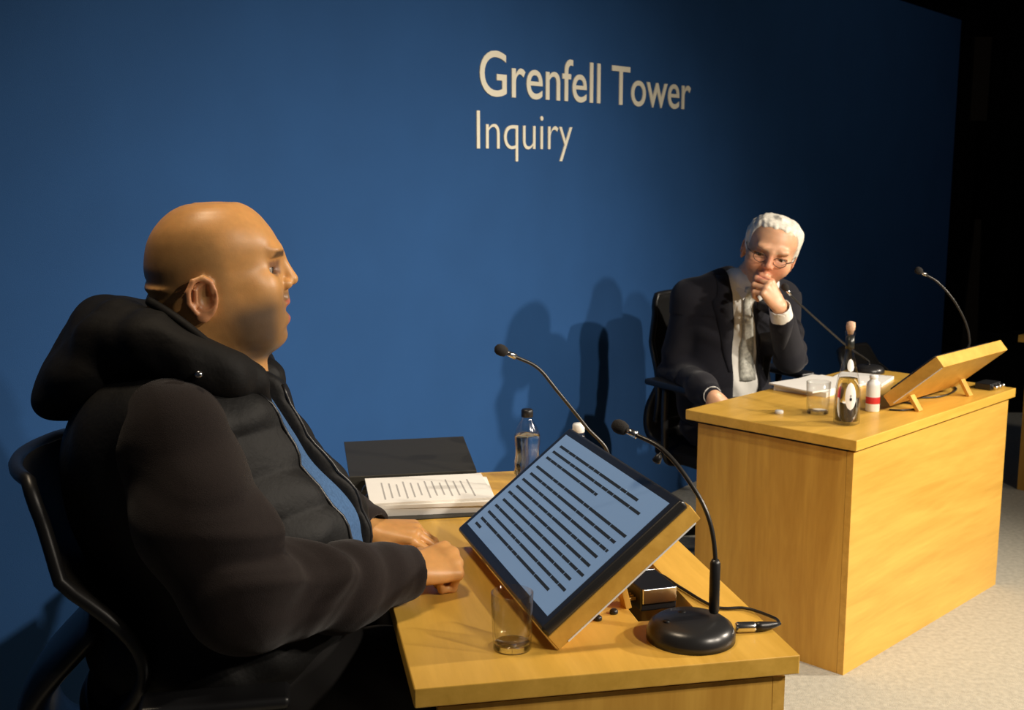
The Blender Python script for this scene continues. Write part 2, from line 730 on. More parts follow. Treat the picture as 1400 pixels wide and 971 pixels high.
# ------------------------------------------------------------------ desks
def desk(origin, rz, wx, ly, label, slot=None, group=None):
    """origin = front left corner of the worktop; wx across, ly deep"""
    t = empty('desk', origin, rz, label, 'desk', group)
    th = .034
    z1, z0 = DESK_H, DESK_H - th
    bm = BM()
    if slot:
        x0, y0, x1, y1 = slot
        out = [(0, 0), (wx, 0), (wx, ly), (0, ly)]
        inn = [(x0, y0), (x1, y0), (x1, y1), (x0, y1)]
        vv = {}
        for z in (z0, z1):
            vv[z] = ([bm.verts.new((*p, z)) for p in out], [bm.verts.new((*p, z)) for p in inn])
        for i in range(4):
            j = (i + 1) % 4
            for z in (z0, z1):
                bm.faces.new((vv[z][0][i], vv[z][0][j], vv[z][1][j], vv[z][1][i]))
            bm.faces.new((vv[z0][0][i], vv[z0][0][j], vv[z1][0][j], vv[z1][0][i]))
            bm.faces.new((vv[z0][1][i], vv[z0][1][j], vv[z1][1][j], vv[z1][1][i]))
    else:
        add_box(bm, (wx / 2, ly / 2, (z0 + z1) / 2), (wx, ly, th))
    obj('worktop', bm, M_['oak_top'], t, bevel=.003)
    g = .010                                    # dark shadow gap under the worktop
    bm = BM()
    add_box(bm, (wx / 2, .03, z0 - g / 2), (wx - .08, .02, g))
    add_box(bm, (wx - .03, ly / 2, z0 - g / 2), (.02, ly - .08, g))
    add_box(bm, (.03, ly / 2, z0 - g / 2), (.02, ly - .08, g))
    obj('shadow_gap', bm, M_['gap'], t)
    ins = .018
    bm = BM()
    add_box(bm, (ins + .011, ly / 2, (z0 - g) / 2), (.022, ly - 2 * ins, z0 - g))
    side_l = bm
    bm = BM()
    add_box(bm, (wx / 2, ins + .011, (z0 - g) / 2), (wx - 2 * ins - .046, .022, z0 - g))
    obj('end_panel', bm, M_['oak_v'], t)
    bm = BM()
    add_box(bm, (wx / 2, ly - ins - .011, (z0 - g) / 2), (wx - 2 * ins - .046, .022, z0 - g))
    obj('end_panel', bm, M_['oak_v'], t)
    bm = BM()
    add_box(bm, (wx - ins - .011, ly / 2, (z0 - g) / 2), (.022, ly - 2 * ins, z0 - g))
    obj('front_panel', bm, M_['oak_h'], t)
    side_l.free()
    bm = BM()
    add_box(bm, (wx - .05, ly / 2, .2), (.02, ly - .1, .04))
    obj('foot_rail', bm, M_['gap'], t)
    return t


ND = Vector((-.158, 1.79, 0))
NR = math.atan2(.196, .9806)
NU = Vector((math.cos(NR), math.sin(NR), 0))
NV = Vector((-math.sin(NR), math.cos(NR), 0))
FD = Vector((.59, 3.934, 0))
FR = -math.pi / 4
FU = Vector((math.cos(FR), math.sin(FR), 0))
FV = Vector((-math.sin(FR), math.cos(FR), 0))
desk(ND, NR, .667, 1.29, 'oak desk in the foreground where the man in the hooded jacket sits', slot=(.44, .20, .562, .74))
desk(FD, FR, .64, 1.175, 'oak desk in the middle where the suited grey-haired man sits')
TD = onz(1377, 668, 0)
desk(TD, FR + .02, .64, 1.2, 'oak desk cut off by the right edge of the photo')


def nd(a, b, z=0):
    return ND + NU * a + NV * b + Z * (DESK_H + z)


def fd(a, b, z=0):
    return FD + FU * a + FV * b + Z * (DESK_H + z)


# ------------------------------------------------------------------ sloping lecterns and the monitor
def slope_frame(B, uu, vv, tau):
    """B low near corner on top surface; columns: up the slope, along the low edge, normal"""
    s_ = uu * math.cos(tau) + Z * math.sin(tau)
    n_ = uu * -math.sin(tau) + Z * math.cos(tau)
    M = Matrix(((s_.x, vv.x, n_.x, B.x), (s_.y, vv.y, n_.y, B.y), (s_.z, vv.z, n_.z, B.z), (0, 0, 0, 1)))
    return M


def lectern(B, uu, vv, tau, Ls, W, th, label, struts, knobs=()):
    """board with its top face at B; th thick; two props down to the desk"""
    t = empty('sloping_lectern', (B.x, B.y, DESK_H), 0, label, 'lectern')
    ti = Matrix.Translation((-B.x, -B.y, -DESK_H))
    M = ti @ slope_frame(B, uu, vv, tau)
    bm = BM()
    add_box(bm, (Ls / 2, W / 2, -th / 2), (Ls, W, th), M)
    obj('board', bm, M_['oak_h'], t, bevel=.002)
    bm = BM()
    add_box(bm, (Ls / 2 + .005, -.0006, -th + .0015), (Ls * .9, .0012, .003), M)  # white strip paints the light caught along the board's lower edge
    obj('lit_edge_strip', bm, M_['white'], t)
    for (s_, w_) in struts:
        top = M @ Vector((s_, w_, -th))
        bm = BM()
        p = [top, Vector((top.x, top.y, 0)) + uu * .035]
        d = (p[1] - p[0])
        yv = vv
        xv = d.normalized().cross(yv).normalized()
        R_ = Matrix(((xv.x, yv.x, d.normalized().x, 0), (xv.y, yv.y, d.normalized().y, 0), (xv.z, yv.z, d.normalized().z, 0), (0, 0, 0, 1)))
        R_.translation = (p[0] + p[1]) / 2
        add_box(bm, (0, 0, 0), (.012, .03, d.length), R_)
        obj('prop', bm, M_['oak_v'], t, bevel=.001)
    for kp in knobs:
        bm = BM()
        add_lathe(bm, [(.004, 0), (.008, .001), (.008, .006), (.005, .009), (.001, .0095)], 16, Matrix.Translation(Vector(kp) - t.location))
        obj('knob', bm, M_['black_plastic'], t, smooth=True)
    return t


BU = Vector((.957, .29, 0)).normalized()
BV = Vector((-.29, .957, 0)).normalized()
TAU = math.radians(39)
MON_T, BRD_T = .021, .034
B0 = onz(740, 862, DESK_H + (MON_T + BRD_T) * math.cos(TAU) + .001)
ML, MW = .335, .59
nM = BU * -math.sin(TAU) + Z * math.cos(TAU)
lectern(B0 - nM * MON_T + BV * .004, BU, BV, TAU, ML + .004, MW - .01, BRD_T, 'sloping oak lectern board propped up under the lit screen',
        [(.20, .16), (.20, .46)], [nd(.367, .22), nd(.405, .245)])

mon = empty('monitor', B0, 0, 'flat black monitor lying tilted, its blue screen showing lines of text', 'monitor')
MM = Matrix.Translation(-B0) @ slope_frame(B0, BU, BV, TAU)
bm = BM()
add_box(bm, (ML / 2, MW / 2, -MON_T / 2), (ML, MW, MON_T), MM)
obj('housing', bm, M_['black_satin'], mon, bevel=.007)
bz = .022
bm = BM()
add_box(bm, (ML / 2 + .002, MW / 2, .0004), (ML - 2 * bz, MW - 2 * bz, .0015), MM)
scr = obj('screen', bm, M_['screen'], mon)
bm = BM()
rnd = random.Random(7)
lines = [(.90, .05, .84), (.835, .04, .92), (.77, .04, .60), (.67, .04, .97), (.60, .05, .95), (.53, .04, .96), (.46, .05, .94), (.39, .04, .95), (.32, .06, .97), (.25, .05, .93), (.18, .05, .96), (.11, .05, .88), (.055, .05, .12)]
sw, sh = MW - 2 * bz, ML - 2 * bz
for (tt, f0, f1) in lines:
    x = f0
    while x < f1:
        wl = min(rnd.choice([.05, .07, .10, .14, .2]), f1 - x)
        if wl > .012:
            y_far = bz + sw * (1 - x)
            add_box(bm, (bz + .002 + sh * tt, y_far - wl * sw / 2, .0014), (.0062, wl * sw, .0006), MM)
        x += wl + .005
obj('screen_text', bm, M_['screen_text'], scr)
# signal cable from the monitor into the desk slot
bm = BM()
pc = [at(886, 738, 2.40), at(882, 755, 2.36), at(876, 775, 2.33), nd(.50, .46, -.01), nd(.50, .50, -.05)]
add_tube(bm, catmull(pc), .0035)
o = obj('signal_cable', bm, M_['black_plastic'], None, True)
tag(o, 'thin black cable running from behind the lit screen down into the desk slot', 'cable')


# ------------------------------------------------------------------ drinking glasses, bottles
def tumbler(loc, r, h, label, water=0, name='drinking_glass'):
    t = empty(name, loc, 0, label, 'glass')
    bm = BM()
    prof = [(.0005, 0), (r * .86, 0), (r * .9, .002), (r * .93, h * .3), (r, h), (r - .0012, h + .0008), (r - .0024, h), (r * .93 - .0026, h * .3), (r * .86 - .004, .013), (.0005, .011)]
    add_lathe(bm, prof, 48, caps=False)
    obj('glass_body', bm, M_['glass'], t, True)
    bm = BM()
    add_lathe(bm, [(.0005, .0012), (r * .84, .0012), (r * .86, .003), (r * .84, .0105), (.0005, .0095)], 48)
    obj('glass_base', bm, M_['solid_glass'], t, True)
    if water:
        bm = BM()
        add_lathe(bm, [(.0004, .0118), (r * .86 - .0045, .0134), (r * .93 - .0029, water), (.0004, water)], 40, caps=False)
        obj('water', bm, M_['water'], t, True)
    return t


tumbler(nd(.187, .128), .037, .102, 'clear empty drinking glass in front of the lit screen')
tumbler(fd(.350, .262), .040, .108, 'clear drinking glass beside the tall corked bottle on the middle desk')


def pet_bottle(loc, h, r, cap, label, water=.7, band=None):
    t = empty('water_bottle', loc, 0, label, 'bottle')
    bm = BM()
    out = [(.001, 0), (r * .8, 0), (r, h * .05), (r, h * .22), (r * .93, h * .3), (r * .93, h * .42), (r, h * .5), (r, h * .60), (r * .8, h * .72), (r * .45, h * .84), (r * .36, h * .87), (r * .36, h * .93)]
    inn = [(max(a - .0012, .0005), b + (.0012 if i == 0 else 0)) for i, (a, b) in enumerate(out)][::-1]
    add_lathe(bm, out, 40)
    obj('bottle_body', bm, M_['pet'], t, True)
    bm = BM()
    lv = h * water
    pr = [(.0005, .002)] + [(a - .0016, max(b, .002)) for a, b in out[1:] if b < lv] + [(r * .8 if water > .65 else r * .95, lv), (.0005, lv)]
    add_lathe(bm, pr, 36, caps=False)
    obj('water', bm, M_['water'], t, True)
    bm = BM()
    add_lathe(bm, [(r * .42, h * .885), (r * .45, h * .89), (r * .45, h * .98), (r * .38, h), (.001, h)], 28)
    obj('cap', bm, cap, t, True)
    if band:
        bm = BM()
        add_lathe(bm, [(r + .0006, h * .3), (r + .0008, h * .31), (r + .0008, h * .62), (r + .0004, h * .63)], 40, caps=False)
        obj('label_band', bm, band, t, True)
    return t


pet_bottle(nd(.447, 1.225), .185, .035, M_['black_plastic'], 'clear plastic water bottle with a black cap at the back of the near desk', .62)
pet_bottle(nd(.53, 1.0), .192, .034, M_['white'], 'bottle with white cap and blue label mostly hidden behind the lit screen', .6, M_['bluelab'])

# tall corked bottle on the middle desk
tb = empty('glass_bottle', fd(.500, .185), 0, 'tall clear glass bottle with a cork stopper and a white oval label', 'bottle')
r = .041
out = [(.001, .004), (r * .7, 0), (r, .006), (r, .095), (r * .96, .115), (r * .78, .155), (r * .55, .195), (r * .38, .225), (.0135, .25), (.0125, .285), (.016, .290), (.016, .302), (.0125, .304)]
inn = [(max(a - .0025, .0005), b + (.006 if b < .01 else 0)) for a, b in out][::-1]
bm = BM()
add_lathe(bm, out, 48)
obj('bottle_body', bm, M_['glass'], tb, True)
bm = BM()
add_lathe(bm, [(.0005, .012), (r - .004, .014), (r - .0032, .095), (r * .96 - .0032, .115), (r * .78 - .0032, .15), (.0005, .15)], 40, caps=False)
obj('water', bm, M_['water'], tb, True)
bm = BM()
add_lathe(bm, [(.009, .292), (.0108, .304), (.0135, .306), (.0145, .318), (.013, .330), (.006, .333), (.001, .333)], 24)
obj('cork', bm, M_['cork'], tb, True)
bm = BM()
add_lathe(bm, [(.0142, .246), (.0140, .262), (.0137, .285), (.0135, .285), (.0135, .246)], 24, caps=False)
obj('neck_band', bm, M_['dkglass'], tb, True)
tow = (Vector((0, 0, 0)) - tb.location)
ta = math.atan2(tow.y, tow.x) + .25
# oval label wrapped on the cone of the body
def wrap_patch(name, zc, hz, wa, m, parent, lift=.0008, mark=None):
    bm = BM()
    nu, nv = 18, 14
    prof = out[2:9]
    def rad(z):
        for (r0, z0), (r1, z1) in zip(prof, prof[1:]):
            if z0 <= z <= z1:
                return r0 + (r1 - r0) * (z - z0) / (z1 - z0)
        return prof[-1][0]
    g = []
    for i in range(nv + 1):
        tz = -1 + 2 * i / nv
        z = zc + hz * tz
        half = wa * math.sqrt(max(1 - tz * tz, .003))
        rr = rad(z) + lift
        g.append([bm.verts.new((rr * math.cos(ta + half * (-1 + 2 * j / nu)), rr * math.sin(ta + half * (-1 + 2 * j / nu)), z)) for j in range(nu + 1)])
    for a, b in zip(g, g[1:]):
        for j in range(nu):
            bm.faces.new((a[j], a[j + 1], b[j + 1], b[j]))
    return obj(name, bm, m, parent, True)


lab = wrap_patch('label', .098, .044, .42, M_['white'], tb)
wrap_patch('label_mark', .100, .0045, .07, M_['print'], lab, .0016)
wrap_patch('label_mark', .089, .0055, .09, M_['gap'], lab, .0016)
wrap_patch('neck_highlight', .195, .020, .45, M_['white'], tb)  # white patch paints the highlight on the bottle's upper part

# red and white container
t = empty('drink_carton', fd(.462, .425), 0, 'small white container with a red band beside the tall corked bottle', 'container')
bm = BM()
add_lathe(bm, [(.001, 0), (.021, 0), (.023, .004), (.023, .088), (.020, .100), (.013, .106), (.013, .112), (.001, .112)], 32)
obj('container_body', bm, M_['white'], t, True)
bm = BM()
add_lathe(bm, [(.0233, .028), (.0236, .029), (.0236, .050), (.0233, .051)], 32, caps=False)
obj('red_band', bm, M_['red'], t, True)
bm = BM()
add_lathe(bm, [(.014, .1122), (.0145, .113), (.0145, .122), (.013, .124), (.001, .124)], 24)
obj('lid', bm, M_['white'], t, True)
bm = BM()
add_lathe(bm, [(.001, 0), (.013, 0), (.014, .001), (.014, .009), (.012, .011), (.001, .011)], 24, Matrix.Translation(fd(.26, .17)))
tag(obj('bottle_cap', bm, M_['white'], None, True), 'tiny white bottle cap lying on the middle desk left of the glass', 'cap')


# ------------------------------------------------------------------ gooseneck microphones
def microphone(base, neck, r_head, head_len, label, base_r=.078, base_h=.026, r0=.0042, thick=None, tagp=None, name='gooseneck_microphone'):
    """neck: world points from the base up to the head"""
    t = empty(name, base, 0, label, 'microphone', None)
    bm = BM()
    add_lathe(bm, [(.001, 0), (base_r, 0), (base_r * 1.0, base_h * .35), (base_r * .93, base_h * .75), (base_r * .78, base_h), (base_r * .3, base_h * 1.1), (.001, base_h * 1.1)], 56)
    obj('base', bm, M_['black_satin'], t, True)
    loc = [Vector(p) - Vector(base) for p in neck]
    pts = catmull(loc, 14)
    if thick:
        bm = BM()
        k = thick
        add_tube(bm, [loc[0], loc[0].lerp(loc[1], .05), loc[0].lerp(loc[1], .93), loc[1]], [.0075, .0095, .0095, .006], 16)
        obj('connector', bm, M_['black_plastic'], t, True)
    bm = BM()
    add_tube(bm, pts, r0, 10)
    obj('gooseneck', bm, M_['goose'], t, True)
    d = (pts[-1] - pts[-4]).normalized()
    e = pts[-1]
    bm = BM()
    add_tube(bm, [e - d * .004, e + d * .022], [r0 * 1.7, r0 * 1.5], 14)
    obj('collar', bm, M_['steel'], t, True)
    bm = BM()
    prof = [(0, .45), (.12, .8), (.4, 1), (.7, .98), (.9, .7), (1, .25)]
    add_tube(bm, [e + d * (.018 + head_len * p) for p, _ in prof], [r_head * q for _, q in prof], 18)
    obj('foam_head', bm, M_['foam'], t, True)
    return t


mb = onz(944, 872, DESK_H)
m1 = microphone(mb, [at(976, 838, mb.y + .01), at(978, 765, mb.y + .01), at(968, 706, mb.y + .02), at(940, 655, mb.y + .05), at(905, 614, mb.y + .09), at(868, 594, mb.y + .13)],
                .0135, .034, 'black gooseneck microphone on a round base at the near desk corner', thick=True, base_r=.079, base_h=.034)
bm = BM()
bm.free()
for q in ((-.045, -.012), (-.012, .03)):
    bm = BM()
    add_ball(bm, (q[0], q[1], .036), (.007, .007, .003))
    obj('button', bm, M_['black_plastic'], m1, True)
bm = BM()
tp = at(906, 614, mb.y + .09) - mb
tq = at(896, 633, mb.y + .09) - mb
add_tube(bm, [tp, tp.lerp(tq, .35), tp.lerp(tq, .5), tp.lerp(tq, .9), tq], [.0015, .002, .0065, .009, .004], 12)
obj('cord_clip', bm, M_['black_plastic'], m1, True)
# its plug and cable
t = empty('cable_plug', nd(.635, .135), 0, 'silver and black plug lying beside the round microphone base', 'plug')
bm = BM()
pa = onz(1006, 858, DESK_H + .0105) - t.location
pb = onz(1032, 857, DESK_H + .0105) - t.location
pd = onz(1048, 856, DESK_H + .010) - t.location
pe = onz(1066, 853, DESK_H + .009) - t.location
add_tube(bm, [pa, pa.lerp(pb, .1), pa.lerp(pb, .9), pb], [.008, .0095, .0095, .009], 20)
obj('metal_sleeve', bm, M_['steel'], t, True)
bm = BM()
add_tube(bm, [pb, pb.lerp(pd, .5), pd, pd.lerp(pe, .6), pe], [.0085, .009, .008, .0055, .003], 18)
obj('strain_relief', bm, M_['black_plastic'], t, True)
bm = BM()
cc = [pe, onz(1058, 845, DESK_H + .006) - t.location, onz(1020, 832, DESK_H + .005) - t.location, nd(.60, .23, .004) - t.location, nd(.57, .34, .004) - t.location, nd(.55, .42, .004) - t.location, nd(.53, .45, -.03) - t.location]
add_tube(bm, catmull(cc), .003)
obj('cord', bm, M_['black_plastic'], t, True)

m2b = nd(.52, .86)
microphone(m2b, [m2b + Z * .03, at(832, 625, m2b.y), at(800, 582, m2b.y), at(762, 535, m2b.y - .02), at(735, 503, m2b.y - .03), at(703, 487, m2b.y - .04)],
           .0135, .032, 'gooseneck microphone rising from behind the lit screen, curving left against the wall', base_r=.07)
m3b = fd(.09, 1.09)
microphone(m3b, [m3b + Z * .03, at(1185, 492, 4.66), at(1159, 474, 4.55), at(1120, 440, 4.42), at(1086, 409, 4.33), at(1080, 402, 4.32)],
           .014, .03, 'gooseneck microphone reaching towards the suited man\'s mouth', base_r=.06)
m4b = fd(.40, 1.12)
m4b = Vector((m4b.x, m4b.y, DESK_H))
yy = m4b.y
microphone(m4b, [m4b + Z * .028, at(1322, 478, yy), at(1325, 460, yy), at(1318, 436, yy), at(1302, 408, yy), at(1282, 386, yy), at(1266, 376, yy)],
           .014, .03, 'gooseneck microphone standing up behind the sloping lectern on the middle desk', base_r=.06)

# ------------------------------------------------------------------ ring binder and papers on the near desk
t = empty('ring_binder', nd(.12, 1.0), 0, 'open black ring binder behind the man\'s hands, its cover tilted up', 'binder')
I = Matrix.Translation(-Vector(t.location))
RN = Matrix.Translation(nd(0, 0)) @ Matrix.Rotation(NR, 4, 'Z')
bm = BM()
add_box(bm, (.15, 1.03, .0015), (.32, .27, .003), I @ RN)
obj('back_cover', bm, M_['binder'], t, bevel=.001)
bm = BM()
add_box(bm, (.135, 1.166, .020), (.33, .004, .040), I @ RN)
obj('spine', bm, M_['binder'], t, bevel=.001)
bm = BM()
add_box(bm, (.135, .11, .0015), (.33, .225, .003), I @ RN @ Matrix.Translation((0, 1.168, .038)) @ Matrix.Rotation(math.radians(10), 4, 'X'))
obj('front_cover', bm, M_['binder'], t, bevel=.001)
for yy in (.95, 1.03, 1.11):
    bm = BM()
    pts = [RN @ Vector((.02 + .022 * math.cos(a_), yy, .014 + .022 * math.sin(a_))) - Vector(t.location) for a_ in np.linspace(0, math.pi, 9)]
    add_tube(bm, pts, .0015, 8)
    obj('ring', bm, M_['steel'], t, True)
for i, (dx, dy, rz, zz, th) in enumerate([(0, 0, 0, .003, .018), (.003, -.004, -.03, .0212, .010), (-.004, .002, .02, .0314, .006)]):
    pp = empty('paper_stack', nd(.16, 1.035, zz), NR - .04 + rz, ['thick white paper stack at the bottom of the open binder', 'middle sheaf of white paper in the open binder', 'top sheaf of printed white paper in the open binder'][i], 'papers', 'papers in the open binder')
    bm = BM()
    add_box(bm, (dx, dy, th / 2), (.30, .225, th))
    obj('sheets', bm, M_['paper'], pp, bevel=.0008)
    if i == 2:
        bm = BM()
        for k in range(13):
            add_box(bm, (-.115 + k * .018, -.01 + .004 * math.sin(k * 3), th + .0002), (.0035, .15 - .02 * (k % 3), .0003))
        obj('print', bm, M_['print'], pp)
bm = BM()
add_box(bm, (0, 0, 0), (.035, .012, .0015), Matrix.Translation(nd(.325, 1.0, .004)) @ Matrix.Rotation(.6, 4, 'Z'))
tag(obj('page_marker', bm, mat('green_card', (.02, .28, .16), .6), None), 'small green page marker sticking out of the papers near the screen', 'marker')

# adapter and connector box lying in the desk slot
t = empty('connector_box', nd(.500, .33, -.004), NR + .1, 'small dark connector box with bright metal ends in the slot of the near desk', 'connector box')
bm = BM()
add_box(bm, (0, 0, .012), (.075, .10, .045))
obj('box_body', bm, M_['black_plastic'], t, bevel=.004)
for sx in (-1, 1):
    bm = BM()
    add_box(bm, (.0, sx * .052, .02), (.07, .006, .03))
    obj('metal_end', bm, M_['steel'], t, bevel=.002)
bm = BM()
for k in range(4):
    add_box(bm, (-.05, -.03 + .012 * k, .010), (.022, .0035, .006))
obj('ribbon_wires', bm, mat('brass_wires', (.55, .36, .12), .4, .6), t, bevel=.001)
bm = BM()
add_tube(bm, [nd(.46, .43, .012), nd(.49, .46, .016), nd(.53, .46, .012)], [.009, .011, .008], 16)
tag(obj('metal_plug', bm, M_['steel'], None, True), 'bright metal plug lying under the raised screen board', 'plug')

# ------------------------------------------------------------------ lectern, papers and cables on the middle desk
A = onz(1207, 541, DESK_H + .05)
lectern(A, FU, FV, math.radians(41), .238, .50, .043, 'sloping oak lectern board standing on the middle desk',
        [(.05, .07), (.06, .44)])
t = empty('document_screen', A, 0, 'thin dark screen lying on the sloping lectern of the middle desk', 'screen')
SM = Matrix.Translation(-A) @ slope_frame(A, FU, FV, math.radians(41))
bm = BM()
add_box(bm, (.115, .25, .0062), (.20, .42, .012), SM)
obj('housing', bm, M_['black_satin'], t, bevel=.003)
for i, (a_, b_, zz, th, rz, sx, sy, lb) in enumerate([
        (.12, .66, 0, .018, .06, .21, .30, 'thick stack of white papers at the suited man\'s elbow'),
        (.13, .63, .0182, .006, -.18, .21, .29, 'loose white sheets turned askew on top of the thick paper stack'),
        (.16, .90, 0, .012, .25, .20, .20, 'smaller white paper stack behind the glasses on the middle desk')]):
    bm = BM()
    add_box(bm, (0, 0, th / 2), (sx, sy, th))
    o = obj('paper_stack', bm, M_['paper'], None, bevel=.0008)
    o.location = fd(a_, b_, zz)
    o.rotation_euler = (0, 0, FR + rz)
    tag(o, lb, 'papers')
bm = BM()
add_tube(bm, catmull([fd(.50, .47, .004), fd(.54, .50, .004), fd(.56, .58, .004), fd(.50, .62, .004), fd(.44, .60, .004), fd(.45, .70, .004), fd(.52, .80, .004), fd(.50, .98, .004), fd(.40, 1.08, .004)]), .0032)
tag(obj('cable', bm, M_['black_plastic'], None, True), 'black cable curling under the sloping lectern on the middle desk', 'cable')
t = empty('audio_unit', fd(.565, 1.10), FR, 'small dark unit with metal plugs at the far end of the middle desk', 'audio unit')
bm = BM()
add_box(bm, (0, 0, .012), (.06, .09, .024))
obj('unit_body', bm, M_['black_plastic'], t, bevel=.004)
for k in (-.03, 0, .03):
    bm = BM()
    add_tube(bm, [(.03, k, .013), (.05, k, .012)], .007, 14)
    obj('plug', bm, M_['steel'], t, True)
tumbler(TD + FU * .05 + FV * .06 + Z * DESK_H, .036, .10, 'clear glass on the oak desk at the right edge of the photo')


# ------------------------------------------------------------------ people
def nrm(v):
    v = np.array(v, float)
    return v / np.linalg.norm(v)


def frame(yaw, pitch=0, roll=0):
    """columns: forward, left, up.  yaw from +x towards +y; pitch > 0 looks up; roll > 0 tips the top to the left"""
    m = Matrix.Rotation(yaw, 3, 'Z') @ Matrix.Rotation(-pitch, 3, 'Y') @ Matrix.Rotation(-roll, 3, 'X')
    return np.array(m)


def spline(x, xs, ys):
    """smooth interpolation through the points"""
    xs = np.array(xs, float)
    ys = np.array(ys, float)
    m = np.gradient(ys, xs)
    i = np.clip(np.searchsorted(xs, x) - 1, 0, len(xs) - 2)
    h = xs[i + 1] - xs[i]
    t = np.clip((x - xs[i]) / h, 0, 1)
    return (2 * t ** 3 - 3 * t * t + 1) * ys[i] + (t ** 3 - 2 * t * t + t) * h * m[i] + (-2 * t ** 3 + 3 * t * t) * ys[i + 1] + (t ** 3 - t * t) * h * m[i + 1]


